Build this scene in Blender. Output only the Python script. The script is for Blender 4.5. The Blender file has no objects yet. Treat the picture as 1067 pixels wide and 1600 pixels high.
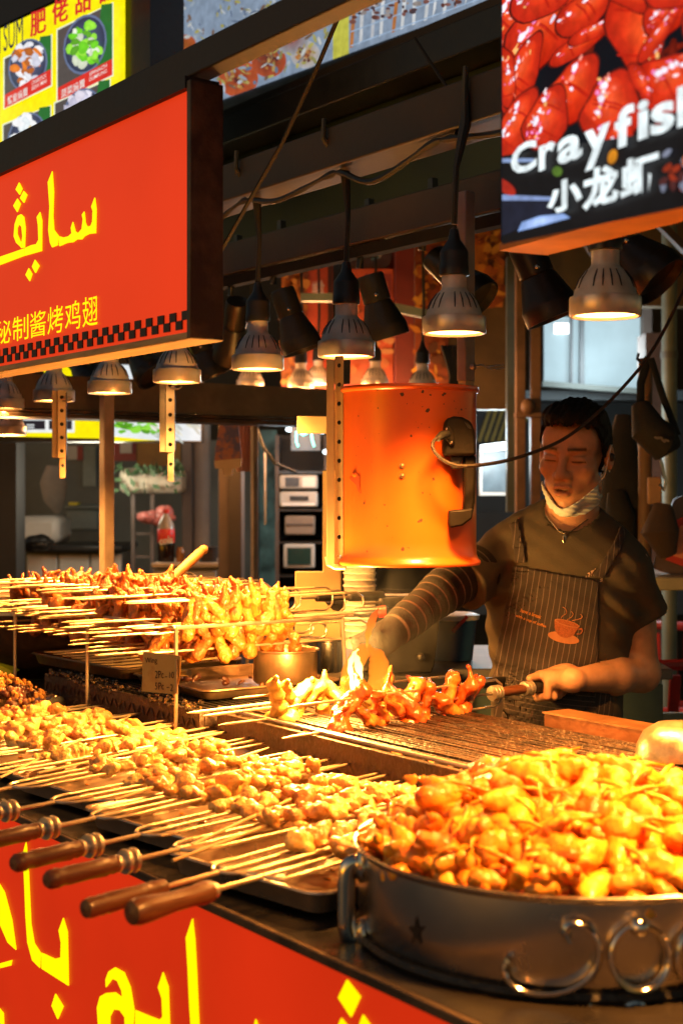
import bpy, bmesh, math, random
import numpy as np
from mathutils import Vector, Matrix, noise
from math import radians as rad, sin, cos, pi, sqrt

random.seed(7)
SC = bpy.context.scene
COL = SC.collection

# ---------------------------------------------------------------- camera
FOC, HZ, CX, CZ, TH = 2250.0, 770.0, 533.5, 1.52, rad(35.6)
FW = Vector((-cos(TH), sin(TH), 0)); RT = Vector((sin(TH), cos(TH), 0))
CAMROT = math.atan2(RT.y, RT.x)
cam_d = bpy.data.cameras.new('camera'); cam = bpy.data.objects.new('camera', cam_d); COL.objects.link(cam)
cam.location = (0, 0, CZ); cam.rotation_euler = (rad(90), 0, CAMROT)
cam_d.sensor_width = 36; cam_d.lens = FOC/1600*36; cam_d.shift_y = -(800-HZ)/1600
cam_d.clip_start = 0.05; cam_d.clip_end = 200
cam_d.dof.use_dof = True; cam_d.dof.focus_distance = 2.95; cam_d.dof.aperture_fstop = 5.0
SC.camera = cam

# ---------------------------------------------------------------- night sky
W = bpy.data.worlds.new('World'); SC.world = W; W.use_nodes = True
nt = W.node_tree; bgn = nt.nodes['Background']
sky = nt.nodes.new('ShaderNodeTexSky'); sky.sky_type = 'NISHITA'; sky.sun_disc = False
sky.sun_elevation = rad(2.2); sky.sun_rotation = rad(180)
nt.links.new(sky.outputs[0], bgn.inputs[0]); bgn.inputs[1].default_value = 0.14

vs = SC.view_settings
vs.view_transform = 'Standard'; vs.look = 'None'; vs.exposure = 0; vs.gamma = 1; vs.use_curve_mapping = False
SC.cycles.use_denoising = True
SC.cycles.max_bounces = 7; SC.cycles.diffuse_bounces = 4; SC.cycles.glossy_bounces = 4
SC.cycles.sample_clamp_indirect = 6
SC.cycles.caustics_reflective = False; SC.cycles.caustics_refractive = False
LAMP_COL = (1.0, 0.385, 0.07); LAMP_W = 205

# ---------------------------------------------------------------- pixel -> world point
def D(px, py, d):
    lat = (px-CX)/FOC*d
    v = RT*lat + FW*d
    return Vector((v.x, v.y, CZ+(HZ-py)/FOC*d))
def PY(px, py, Y):
    return D(px, py, Y/((px-CX)/FOC*RT.y+FW.y))
def PX(px, py, X):
    return D(px, py, X/((px-CX)/FOC*RT.x+FW.x))
def PZ(px, py, z):
    return D(px, py, (CZ-z)*FOC/(py-HZ))
CR = Matrix.Rotation(CAMROT, 3, 'Z')

# ---------------------------------------------------------------- mesh builder
class MB:
    def __init__(s): s.v = []; s.f = []; s.c = None
    def add(s, vs_, fs):
        o = len(s.v); s.v += [Vector(p) for p in vs_]; s.f += [[i+o for i in f] for f in fs]; return s
    def box(s, c, size, rot=None):
        x, y, z = (k/2 for k in size); c = Vector(c)
        P = [Vector((a*x, b*y, e*z)) for e in (-1, 1) for b in (-1, 1) for a in (-1, 1)]
        if rot is not None: P = [rot @ p for p in P]
        return s.add([p+c for p in P], [(0,2,3,1),(4,5,7,6),(0,1,5,4),(2,6,7,3),(0,4,6,2),(1,3,7,5)])
    def box2(s, a, b):
        a = Vector(a); b = Vector(b); return s.box((a+b)/2, [abs(b[i]-a[i]) for i in range(3)])
    def bar(s, p, q, w, h):
        p = Vector(p); q = Vector(q); d = (q-p); L = d.length
        rot = d.to_track_quat('Y', 'Z').to_matrix()
        return s.box((p+q)/2, (w, L, h), rot)
    def tube(s, pts, r, n=8, cap=True, flat=1.0):
        pts = [Vector(p) for p in pts]; m = len(pts)
        rs = [r]*m if not hasattr(r, '__len__') else r
        t0 = (pts[1]-pts[0]).normalized(); up = Vector((0,0,1)) if abs(t0.z) < .9 else Vector((1,0,0))
        nrm = (up-t0*up.dot(t0)).normalized(); V = []
        for i, p in enumerate(pts):
            t = (pts[min(i+1, m-1)]-pts[max(i-1, 0)]).normalized()
            nrm = (nrm-t*nrm.dot(t)).normalized(); bn = t.cross(nrm)
            for k in range(n):
                a = 2*pi*k/n; V.append(p+(nrm*cos(a)*flat+bn*sin(a))*rs[i])
        Fs = [(i*n+k, i*n+(k+1)%n, (i+1)*n+(k+1)%n, (i+1)*n+k) for i in range(m-1) for k in range(n)]
        if cap: Fs += [tuple(range(n))[::-1], tuple((m-1)*n+k for k in range(n))]
        return s.add(V, Fs)
    def lathe(s, prof, n=32, loc=(0,0,0), rot=None, cap=False):
        V = []; loc = Vector(loc)
        for r, z in prof:
            for k in range(n):
                p = Vector((r*cos(2*pi*k/n), r*sin(2*pi*k/n), z))
                V.append((rot @ p if rot is not None else p)+loc)
        m = len(prof)
        Fs = [(i*n+k, i*n+(k+1)%n, (i+1)*n+(k+1)%n, (i+1)*n+k) for i in range(m-1) for k in range(n)]
        if cap: Fs += [tuple(range(n))[::-1], tuple((m-1)*n+k for k in range(n))]
        return s.add(V, Fs)
    def prism(s, pts, ext):
        ext = Vector(ext); n = len(pts); V = [Vector(p) for p in pts]+[Vector(p)+ext for p in pts]
        return s.add(V, [tuple(range(n)), tuple(range(n, 2*n))[::-1]]+[(i, i+n, (i+1)%n+n, (i+1)%n) for i in range(n)])
    def bb(s, x0, y0, x1, y1, d, t):
        """box facing the street at depth d, its outline in photo pixels"""
        a = D(x0, y1, d); b = D(x1, y0, d)
        c = (a+b)/2+FW*(t/2)
        return s.box(c, ((x1-x0)/FOC*d, t, (y1-y0)/FOC*d), CR)
    def ball(s, c, r, n=12, m=8, rot=None):
        r = r if hasattr(r, '__len__') else (r, r, r); c = Vector(c); V = []
        for i in range(m+1):
            th = pi*i/m
            for k in range(n):
                p = Vector((r[0]*sin(th)*cos(2*pi*k/n), r[1]*sin(th)*sin(2*pi*k/n), -r[2]*cos(th)))
                V.append((rot @ p if rot is not None else p)+c)
        return s.add(V, [(i*n+k, i*n+(k+1)%n, (i+1)*n+(k+1)%n, (i+1)*n+k) for i in range(m) for k in range(n)])
    def xf(s, M):
        s.v = [M @ p for p in s.v]; return s

def mesh_of(name, mb, mat, ang=40, cols=None):
    me = bpy.data.meshes.new(name)
    if isinstance(mb, tuple): me.from_pydata(mb[0], [], mb[1])
    else: me.from_pydata([tuple(v) for v in mb.v], [], mb.f)
    me.validate(clean_customdata=False)
    if cols is not None and len(cols) == len(me.vertices):
        at = me.color_attributes.new('Col', 'FLOAT_COLOR', 'POINT')
        at.data.foreach_set('color', np.c_[np.asarray(cols, np.float32)[:, :3], np.ones(len(cols), np.float32)].ravel())
    if mat is not None: me.materials.append(mat)
    me.shade_smooth()
    if ang < 180: me.set_sharp_from_angle(angle=rad(ang))
    me.update()
    return me
def link(name, me, parent=None):
    o = bpy.data.objects.new(name, me); COL.objects.link(o)
    if parent is not None: o.parent = parent
    return o
def inv_of(par):
    M = Matrix.Identity(4); chain = []
    while par is not None: chain.append(par); par = par.parent
    for p in reversed(chain): M = M @ p.matrix_basis
    return M.inverted()
def part(name, mb, mat, parent, label=None, w=False, ang=40, bev=0, cols=None, recalc=True):
    """one mesh object under its thing; w: the builder holds world coordinates"""
    if w and parent is not None and not isinstance(mb, tuple): mb.xf(inv_of(parent))
    me = mesh_of(name, mb, mat, ang, cols)
    if recalc:
        bm = bmesh.new(); bm.from_mesh(me); bmesh.ops.recalc_face_normals(bm, faces=bm.faces); bm.to_mesh(me); bm.free()
    o = link(name, me, parent)
    if label: o['label'] = label
    if bev:
        m = o.modifiers.new('edge', 'BEVEL'); m.width = bev; m.segments = 2; m.limit_method = 'ANGLE'
    return o
def tag(o, label=None, cat=None, group=None, kind=None):
    if label: o['label'] = label
    if cat: o['category'] = cat
    if group: o['group'] = group
    if kind: o['kind'] = kind
    return o
def thing(name, label, cat, loc=(0,0,0), rz=0, group=None, rot=None):
    o = bpy.data.objects.new(name, None); COL.objects.link(o)
    o.empty_display_size = .05
    o.location = loc; o.rotation_euler = rot if rot is not None else (0, 0, rz)
    return tag(o, label, cat, group)
def solo(name, mb, mat, label, cat, group=None, kind=None, **k):
    lo = Vector([min(v[i] for v in mb.v) for i in range(3)]); hi = Vector([max(v[i] for v in mb.v) for i in range(3)])
    c = Vector(((lo.x+hi.x)/2, (lo.y+hi.y)/2, lo.z)); mb.v = [v-c for v in mb.v]
    o = part(name, mb, mat, None, **k); o.location = c
    return tag(o, label, cat, group, kind)
def copy_tree(o, parent=None):
    c = o.copy(); COL.objects.link(c)
    if parent is not None: c.parent = parent
    for ch in list(o.children): copy_tree(ch, c)
    return c

# ---------------------------------------------------------------- materials
MATS = {}
def mat(name, col, rough=.5, metal=0., var=.15, scale=12., bump=.0, bscale=60., col2=None, thr=(.4, .65), coat=0., emit=None, es=1., sss=0., aniso=0., alpha=1., trans=0., attr=False, spec=.5, rvar=.1, stretch=None, orand=0.):
    if name in MATS: return MATS[name]
    m = bpy.data.materials.new(name); m.use_nodes = True; t = m.node_tree; N = t.nodes; L = t.links
    b = N['Principled BSDF']; tc = N.new('ShaderNodeTexCoord'); oi = N.new('ShaderNodeObjectInfo')
    ad = N.new('ShaderNodeVectorMath'); ad.operation = 'ADD'
    sc = N.new('ShaderNodeVectorMath'); sc.operation = 'SCALE'; sc.inputs['Scale'].default_value = 7.3
    L.new(oi.outputs['Random'], sc.inputs[0])
    L.new(tc.outputs['Object'], ad.inputs[0]); L.new(sc.outputs[0], ad.inputs[1])
    src = ad.outputs[0]
    if stretch:
        mp = N.new('ShaderNodeMapping'); mp.inputs['Scale'].default_value = stretch; L.new(src, mp.inputs[0]); src = mp.outputs[0]
    nz = N.new('ShaderNodeTexNoise'); nz.inputs['Scale'].default_value = scale; nz.inputs['Detail'].default_value = 6; nz.inputs['Roughness'].default_value = .6
    L.new(src, nz.inputs['Vector'])
    rp = N.new('ShaderNodeValToRGB'); e = rp.color_ramp.elements
    c = Vector(col); c2 = Vector(col2) if col2 else c*(1+var)
    c1 = c if col2 else c*(1-var)
    e[0].position, e[1].position = thr if col2 else (.3, .7)
    e[0].color = (*c1, 1); e[1].color = (*c2, 1)
    L.new(nz.outputs['Fac'], rp.inputs[0]); out = rp.outputs[0]
    if attr:
        at = N.new('ShaderNodeAttribute'); at.attribute_name = 'Col'
        mx = N.new('ShaderNodeMix'); mx.data_type = 'RGBA'; mx.blend_type = 'MULTIPLY'; mx.inputs[0].default_value = 1
        L.new(out, mx.inputs[6]); L.new(at.outputs['Color'], mx.inputs[7]); out = mx.outputs[2]
    if orand:
        m1 = N.new('ShaderNodeMapRange'); m1.inputs[3].default_value = 1-orand; m1.inputs[4].default_value = 1+orand*.35; L.new(oi.outputs['Random'], m1.inputs[0])
        gm = N.new('ShaderNodeCombineXYZ'); pw = N.new('ShaderNodeMath'); pw.operation = 'POWER'; pw.inputs[1].default_value = 1.7; L.new(m1.outputs[0], pw.inputs[0])
        for k_ in (0, 1, 2): L.new((m1 if k_ == 0 else pw).outputs[0], gm.inputs[k_])
        vm = N.new('ShaderNodeVectorMath'); vm.operation = 'MULTIPLY'; L.new(out, vm.inputs[0]); L.new(gm.outputs[0], vm.inputs[1]); out = vm.outputs[0]
    L.new(out, b.inputs['Base Color'])
    b.inputs['Metallic'].default_value = metal; b.inputs['Coat Weight'].default_value = coat; b.inputs['Coat Roughness'].default_value = .12
    b.inputs['Specular IOR Level'].default_value = spec
    mr = N.new('ShaderNodeMapRange'); mr.inputs[3].default_value = max(.02, rough-rvar); mr.inputs[4].default_value = min(1, rough+rvar)
    L.new(nz.outputs['Fac'], mr.inputs[0]); L.new(mr.outputs[0], b.inputs['Roughness'])
    if sss: b.inputs['Subsurface Weight'].default_value = sss; b.inputs['Subsurface Radius'].default_value = (.012, .005, .003); b.inputs['Subsurface Scale'].default_value = 1
    if aniso: b.inputs['Anisotropic'].default_value = aniso
    if trans: b.inputs['Transmission Weight'].default_value = trans
    if alpha < 1: b.inputs['Alpha'].default_value = alpha
    if emit:
        b.inputs['Emission Strength'].default_value = es
        if attr: L.new(out, b.inputs['Emission Color'])
        else: b.inputs['Emission Color'].default_value = (*emit, 1)
    if bump:
        n2 = N.new('ShaderNodeTexNoise'); n2.inputs['Scale'].default_value = bscale; n2.inputs['Detail'].default_value = 5
        L.new(src, n2.inputs['Vector'])
        bp = N.new('ShaderNodeBump'); bp.inputs['Strength'].default_value = bump; bp.inputs['Distance'].default_value = .01
        L.new(n2.outputs['Fac'], bp.inputs['Height']); L.new(bp.outputs[0], b.inputs['Normal'])
    MATS[name] = m; return m
def glow(name, col, s=1., attr=False, noise_amt=.0, nscale=4.):
    """a surface that gives off light: lamps, backlit signs, screens"""
    if name in MATS: return MATS[name]
    m = bpy.data.materials.new(name); m.use_nodes = True; t = m.node_tree; N = t.nodes; L = t.links
    b = N['Principled BSDF']; b.inputs['Roughness'].default_value = .35
    b.inputs['Emission Strength'].default_value = s; b.inputs['Specular IOR Level'].default_value = .12
    b.inputs['Base Color'].default_value = (*[min(.6, c*(.02 if attr else .25)) for c in col], 1)
    if attr or noise_amt:
        if attr:
            at = N.new('ShaderNodeAttribute'); at.attribute_name = 'Col'; out = at.outputs['Color']
        else:
            rg = N.new('ShaderNodeRGB'); rg.outputs[0].default_value = (*col, 1); out = rg.outputs[0]
        if noise_amt:
            tc = N.new('ShaderNodeTexCoord'); nz = N.new('ShaderNodeTexNoise'); nz.inputs['Scale'].default_value = nscale; nz.inputs['Detail'].default_value = 4
            L.new(tc.outputs['Object'], nz.inputs['Vector'])
            mr = N.new('ShaderNodeMapRange'); mr.inputs[1].default_value = .3; mr.inputs[2].default_value = .7
            mr.inputs[3].default_value = 1-noise_amt; mr.inputs[4].default_value = 1+noise_amt*.4
            L.new(nz.outputs['Fac'], mr.inputs[0])
            vm = N.new('ShaderNodeVectorMath'); vm.operation = 'SCALE'; L.new(out, vm.inputs[0]); L.new(mr.outputs[0], vm.inputs['Scale']); out = vm.outputs[0]
        L.new(out, b.inputs['Emission Color'])
    else: b.inputs['Emission Color'].default_value = (*col, 1)
    MATS[name] = m; return m

steel = mat('stainless steel', (.55, .53, .5), .24, 1, .1, 9, .03, 40)
brushed = mat('brushed aluminium', (.78, .66, .58), .42, .25, .18, 25, .05, 90)
dullsteel = mat('dull galvanised steel', (.36, .34, .31), .42, .9, .3, 14, .06, 50)
postpaint = mat('worn steel post', (.3, .25, .22), .5, .3, .25, 10, .08, 60)
black = mat('black plastic', (.018, .017, .016), .38, 0, .2, 20, .03, 80)
blackm = mat('black painted metal', (.02, .019, .018), .36, .2, .3, 12, .06, 60)
rubber = mat('black rubber cable', (.014, .013, .012), .5, 0, .2, 30)
beam_m = mat('dark painted beam', (.026, .019, .017), .55, .1, .3, 6, .06, 40)
grime = mat('sooty steel', (.06, .045, .035), .48, .5, .5, 8, .25, 55, col2=(.2, .13, .08), thr=(.45, .75))
cast = mat('charred iron', (.02, .018, .016), .45, .3, .5, 30, .4, 120)
coalm = mat('charcoal', (.02, .02, .02), .9, 0, .5, 30, .6, 60, col2=(.35, .33, .31), thr=(.55, .7))
wood = mat('turned wood handle', (.16, .055, .02), .38, 0, .35, 10, .1, 60, stretch=(12, 1.5, 12), coat=.2)
bamboo = mat('bamboo stick', (.62, .42, .2), .5, 0, .2, 14, .05, 60)
rawwood = mat('raw plywood', (.5, .33, .16), .65, 0, .35, 8, .1, 60, stretch=(1, 10, 10))
meatm = mat('marinated chicken meat', (.7, .3, .05), .36, 0, .25, 26, .6, 110, col2=(.78, .5, .14), thr=(.32, .56), coat=.4, sss=.12, orand=.3)
wingm = mat('roast chicken wing', (.45, .145, .017), .34, 0, .3, 34, .6, 150, col2=(.11, .024, .006), thr=(.53, .7), orand=.3, coat=.5, sss=.06)
wingraw = mat('half cooked wing', (.52, .33, .07), .32, 0, .2, 20, .3, 100, coat=.5, sss=.15)
wingred = mat('glazed red wing', (.48, .075, .012), .26, 0, .3, 18, .35, 90, col2=(.68, .28, .04), thr=(.5, .7), coat=.8, sss=.1)
seafood = mat('sauced seafood', (.82, .16, .008), .3, 0, .3, 22, .5, 80, col2=(.85, .42, .035), thr=(.36, .54), orand=.3, coat=.25, spec=.35, sss=.1)
darkmeat = mat('charred meat', (.09, .025, .012), .4, 0, .5, 30, .5, 90, col2=(.3, .1, .03), thr=(.5, .7), coat=.3)
drum_m = mat('orange drum paint', (.74, .12, .011), .34, 0, .12, 4, .035, 6, coat=.35, rvar=.12)
cream = mat('cream paint', (.46, .35, .2), .42, .1, .12, 10, .04, 50)
greyplas = mat('grey white plastic', (.42, .4, .36), .5, 0, .12, 6)
whiteplas = mat('white plastic', (.68, .66, .62), .45, 0, .08, 6)
darkwall = mat('dark partition', (.03, .03, .03), .7, 0, .4, 2, .05, 20)
brownwall = mat('brown pillar', (.075, .055, .045), .6, 0, .3, 5, .05, 40)
concrete = mat('wet concrete floor', (.085, .085, .08), .4, 0, .35, 2.5, .1, 20, rvar=.2)
# ---------------------------------------------------------------- signed distance bodies -> mesh
def nrm(a): return np.sqrt((a*a).sum(-1))
def smin(a, b, k):
    h = np.clip(.5+.5*(b-a)/k, 0, 1); return b*(1-h)+a*h-k*h*(1-h)
def smax(a, b, k): return -smin(-a, -b, k)
A3 = lambda *p: np.array(p, np.float32)
def ell(P, c, r, R=None):
    q = P-A3(*c)
    if R is not None: q = q @ np.array(R, np.float32)
    r = A3(*r); k0 = nrm(q/r); k1 = nrm(q/(r*r))
    return k0*(k0-1)/np.maximum(k1, 1e-6)
def rc(P, a, b, ra, rb):
    a = A3(*a); b = A3(*b); ab = b-a; t = np.clip(((P-a) @ ab)/max(1e-9, float(ab @ ab)), 0, 1)
    return nrm(P-(a+t[:, None]*ab))-(ra+(rb-ra)*t)
def uni(k, *ds):
    d = ds[0]
    for e in ds[1:]: d = smin(d, e, k)
    return d
def surf(f, lo, hi, h, coarse=4):
    """surface nets over a sparse grid"""
    lo = A3(*lo); hi = A3(*hi); n = np.ceil((hi-lo)/h).astype(int)+1
    n = ((n+coarse-1)//coarse)*coarse
    nc = n//coarse+1
    g = np.stack(np.meshgrid(*[np.arange(k) for k in nc], indexing='ij'), -1).reshape(-1, 3)
    cv = f((lo+g*(h*coarse)).astype(np.float32)).reshape(nc)
    near = np.abs(cv) < h*coarse*2.2
    c8 = np.zeros(n//coarse, bool)
    for i in (0, 1):
        for j in (0, 1):
            for k in (0, 1): c8 |= near[i:nc[0]-1+i, j:nc[1]-1+j, k:nc[2]-1+k]
    up = lambda a: a.repeat(coarse, 0).repeat(coarse, 1).repeat(coarse, 2)
    V = up(cv[:-1, :-1, :-1]).astype(np.float32); M = up(c8)
    idx = np.argwhere(M)
    for s0 in range(0, len(idx), 400000):
        ii = idx[s0:s0+400000]; V[ii[:, 0], ii[:, 1], ii[:, 2]] = f((lo+ii*h).astype(np.float32))
    S = V < 0; any_ = np.zeros(np.array(V.shape)-1, int)
    for i in (0, 1):
        for j in (0, 1):
            for k in (0, 1): any_ += S[i:V.shape[0]-1+i, j:V.shape[1]-1+j, k:V.shape[2]-1+k]
    act = np.argwhere((any_ > 0) & (any_ < 8))
    vid = -np.ones(any_.shape, int); vid[act[:, 0], act[:, 1], act[:, 2]] = np.arange(len(act))
    acc = np.zeros((len(act), 3)); cnt = np.zeros(len(act))
    cs = [(i, j, k) for i in (0, 1) for j in (0, 1) for k in (0, 1)]
    for a in cs:
        for ax in range(3):
            if a[ax]: continue
            b = list(a); b[ax] = 1
            va = V[act[:, 0]+a[0], act[:, 1]+a[1], act[:, 2]+a[2]]; vb = V[act[:, 0]+b[0], act[:, 1]+b[1], act[:, 2]+b[2]]
            m = (va < 0) != (vb < 0); t = np.where(m, va/np.where(m, va-vb, 1), 0)
            p = np.tile(np.array(a, float), (len(act), 1)); p[:, ax] += t
            acc[m] += p[m]; cnt[m] += 1
    verts = lo+(act+acc/cnt[:, None])*h
    faces = []
    for ax in range(3):
        u, w = [(1, 2), (2, 0), (0, 1)][ax]
        sl = [slice(None)]*3; s2 = [slice(None)]*3; sl[ax] = slice(0, -1); s2[ax] = slice(1, None)
        cr = S[tuple(sl)] != S[tuple(s2)]; e = np.argwhere(cr)
        e = e[(e[:, u] > 0) & (e[:, w] > 0) & (e[:, u] < any_.shape[u]) & (e[:, w] < any_.shape[w])]
        if not len(e): continue
        q = []
        for du, dw in ((-1, -1), (0, -1), (0, 0), (-1, 0)):
            c = e.copy(); c[:, u] += du; c[:, w] += dw; q.append(vid[c[:, 0], c[:, 1], c[:, 2]])
        q = np.stack(q, 1); fl = ~S[e[:, 0], e[:, 1], e[:, 2]]; q[fl] = q[fl][:, ::-1]
        faces.append(q)
    F = np.concatenate(faces); F = F[(F >= 0).all(1)]
    return verts, F.tolist()
def wob(P, s, seed=0):
    """cheap smooth noise from summed sines"""
    r = np.random.RandomState(seed); o = 0
    for i in range(5):
        k = r.normal(size=3).astype(np.float32)*s; o = o+np.sin(P @ k+r.rand()*6.28)
    return o/5

def smooth_path(P, n=6):
    out = []; P = [P[0]*2-P[1]]+P+[P[-1]*2-P[-2]]
    for i in range(1, len(P)-2):
        for k in range(n):
            t_ = k/n; a, b, c, d = P[i-1], P[i], P[i+1], P[i+2]
            out.append(.5*((2*b)+(c-a)*t_+(2*a-5*b+4*c-d)*t_*t_+(3*b-a-3*c+d)*t_**3))
    return out+[P[-2]]
# ---------------------------------------------------------------- text and flat print
def text_mesh(s, size=1., bold=0.):
    c = bpy.data.curves.new('lettering', 'FONT'); c.body = s; c.size = size; c.offset = bold; c.resolution_u = 3
    o = bpy.data.objects.new('lettering', c); COL.objects.link(o)
    me = bpy.data.meshes.new_from_object(o.evaluated_get(bpy.context.evaluated_depsgraph_get()))
    bpy.data.objects.remove(o); bpy.data.curves.remove(c)
    V = np.array([v.co[:] for v in me.vertices]); F = [list(p.vertices) for p in me.polygons]
    bpy.data.meshes.remove(me)
    lo = V.min(0); hi = V.max(0); V = (V-lo)/np.maximum(hi-lo, 1e-6)
    return V, F
class Plane:
    """a flat printed face standing upright through photo points; u runs along it, v up"""
    def __init__(s, o, u, n): s.o = Vector(o); s.u = Vector(u).normalized(); s.n = Vector(n).normalized()
    def hit(s, px, py, off=0.):
        r = D(px, py, 1.)-Vector((0, 0, CZ)); c = Vector((0, 0, CZ)); q = s.o+s.n*off
        return c+r*((q-c).dot(s.n)/r.dot(s.n))
    def poly(s, mb, pts, off): 
        return mb.add([s.hit(x, y, off) for x, y in pts], [tuple(range(len(pts)))])
    def text(s, mb, txt, bl, br, tl, off, bold=0.):
        V, F = text_mesh(txt, 1, bold); a = s.hit(*bl, off); b = s.hit(*br, off); c = s.hit(*tl, off)
        return mb.add([a+(b-a)*x+(c-a)*y for x, y, _ in V], F)
def ring_pts(cx, cy, rx, ry, n=18, a0=0., rot=0.):
    return [(cx+rx*cos(a)*cos(rot)-ry*sin(a)*sin(rot), cy+rx*cos(a)*sin(rot)+ry*sin(a)*cos(rot)) for a in [a0+2*pi*k/n for k in range(n)]]
# ================================================================ setting
def struct(name, mb, m, **k):
    o = part(name, mb, m, None, **k); o['kind'] = 'structure'; return o
struct('ground', MB().add([(-60,-40,0),(40,-40,0),(40,60,0),(-60,60,0)], [(0,1,2,3)]), concrete)
struct('sky_blocker', MB().box((-6, 8.2, 4.3), (22, 13.6, .12)), mat('dark roof sheet', (.025,.025,.025), .7))  # unseen dark cover, added so sky light only enters from the front
hallm = mat('dim market wall', (.04,.042,.04), .8, 0, .5, 1.2, .05, 12)
struct('back_wall', MB().bb(-900, -900, 2200, 1500, 12.5, .2), hallm)

# ================================================================ counter with its emissive banner
CT, CY = .96, 1.0
ct = thing('food_counter', 'long black topped stall counter with glowing red banner front', 'counter', (-2.4, 1.5, 0))
part('counter_top', MB().box2((-5.2, CY+.004, CT-.010), (.5, 2.02, CT)), mat('greasy black counter', (.022,.018,.015), .3, .2, .5, 9, .15, 40, rvar=.15), ct, w=True, bev=.003)
part('counter_body', MB().box2((-5.2, CY+.06, .02), (.5, 1.98, CT-.011)), blackm, ct, w=True)
part('front_banner', MB().box2((-5.2, CY+.012, .1), (.5, CY+.05, CT-.011)), glow('emissive red film', (.74, .032, .005), .86, noise_amt=.16, nscale=2.2), ct, w=True)  # red banner film given its own emission
part('edge_trim', MB().box2((-5.2, CY-.006, CT-.011), (.5, CY+.003, CT+.002)), grime, ct, w=True, bev=.002)
yel = glow('emissive yellow film', (1.0, .87, .0), 1.15)
pl = Plane((0, CY+.012, 0), (1,0,0), (0,-1,0))
Z4 = lambda pts: [(x/1.721, 1240+y/1.721) for x, y in pts]
LOWER = [
 [(0,240),(15,265),(35,340),(46,420),(24,400),(0,345)], [(0,457),(35,447),(32,462),(0,470)],
 [(0,575),(12,590),(14,640),(0,640)],
 [(73,130),(79,200),(86,350),(95,402),(112,428),(110,468),(90,448),(77,400),(72,330),(69,250),(65,160)],
 [(115,428),(150,444),(166,440),(167,400),(161,368),(173,334),(184,372),(187,516),(115,470)],
 [(152,538),(173,572),(158,606),(142,570)],
 [(268,640),(264,575),(272,545),(288,536),(312,534),(332,548),(330,530),(318,503),(305,497),(288,520),(287,500),(295,478),(312,467),(336,480),(353,520),(363,580),(360,640),(340,640),(338,600),(325,582),(308,580),(298,600),(298,640)],
 [(367,582),(400,596),(432,608),(440,600),(438,550),(428,520),(441,480),(455,520),(459,640),(367,640)],
 [(520,336),(526,390),(531,480),(538,640),(517,640),(512,560),(508,470),(503,387)],
 [(690,606),(700,640),(683,640)],
 [(935,500),(971,546),(946,600),(912,548)], [(920,603),(948,640),(905,640)], [(978,594),(1010,640),(962,640)],
]
for p in LOWER: part('letter', MB().prism([pl.hit(x, y, .0015) for x, y in Z4(p)], (0, -.002, 0)), yel, ct, w=True, ang=10)

# ================================================================ red sign box above
SY = 1.15
a = PY(300, 139, SY); b = PY(296, 517, SY); SX = a.x; z1 = a.z; z0 = b.z
sg = thing('sign_box', 'big glowing red sign with yellow script and checkered lower edge', 'sign', (-3, SY+.03, z0))
part('sign_face', MB().box2((-5, SY, z0), (SX, SY+.02, z1)), glow('backlit orange red film', (.76, .042, .008), .96, noise_amt=.12, nscale=1.6), sg, w=True)
part('frame_side', MB().box2((SX, SY-.010, z0-.014), (SX+.012, SY+.052, z1+.012)), grime, sg, w=True, bev=.002)
part('frame_top', MB().box2((-5, SY-.012, z1), (SX-.001, SY+.052, z1+.02)), beam_m, sg, w=True)
part('frame_back', MB().box2((-5, SY+.021, z0), (SX-.001, SY+.050, z1-.001)), blackm, sg, w=True)
part('bottom_board', MB().box2((-5, SY-.006, z0-.014), (SX-.001, SY+.06, z0-.002)), rawwood, sg, w=True, bev=.002)
ps = Plane((0, SY, 0), (1,0,0), (0,-1,0))
Z1 = lambda pts: [(x/2.6675, y/2.6675) for x, y in pts]
UP = [
 [(222,714),(228,800),(225,900),(229,958),(248,983),(244,1022),(222,1031),(213,1012),(206,960),(211,860),(204,760)],
 [(250,985),(270,990),(290,985),(303,972),(300,950),(308,925),(318,965),(330,972),(345,955),(350,915),(346,895),(355,882),(360,930),(368,945),(382,942),(389,925),(391,880),(385,862),(399,824),(405,870),(403,972),(375,975),(356,985),(345,998),(325,998),(308,1010),(285,1012),(252,1026)],
 [(0,1072),(50,1055),(104,1036),(106,1066),(50,1087),(0,1106)],
 [(108,1034),(135,1022),(155,1018),(165,1000),(163,940),(158,905),(171,884),(179,920),(178,1046),(108,1066)],
 [(62,985),(66,935),(78,900),(92,893),(104,905),(110,950),(107,1032),(92,1034),(98,985),(94,945),(84,935),(76,950),(76,975),(88,1005),(98,1012),(96,1034),(72,1012)],
 [(84,761),(97,787),(86,812),(70,790)], [(103,796),(117,812),(104,846),(88,826)], [(77,828),(90,850),(76,884),(60,858)],
 [(150,1083),(168,1108),(152,1138),(138,1112)], [(124,1118),(138,1142),(128,1172),(111,1146)],
]
for p in UP: part('letter', MB().prism([ps.hit(x, y, .0015) for x, y in Z1(p)], (0, -.002, 0)), yel, sg, w=True, ang=10)
for k, ch in enumerate('秘制酱烤鸡翅'):
    x0, x1 = -7+k*27.3, 18+k*27; mb = MB(); ps.text(mb, ch, (x0, 540-(x0+7)*.205), (x1, 540-(x1+7)*.205), (x0, 504-(x0+7)*.28), .003, bold=0); part('letter', mb, yel, sg, w=True)
mb = MB(); L0 = PY(0, 562, SY).x
n = 44
for i in range(60):
    X = SX-.006-i*.0205
    for r in range(3):
        if (i+r) % 2 == 0 or (r == 2 and i % 4): continue
        zz = z0+.004+r*.0145
        mb.box2((X-.0205, SY-.004, zz), (X, SY-.001, zz+.0145))
part('checker_strip', mb, mat('dark print', (.03,.012,.012), .5), sg, w=True, label='black checkered band along the bottom edge')

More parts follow.
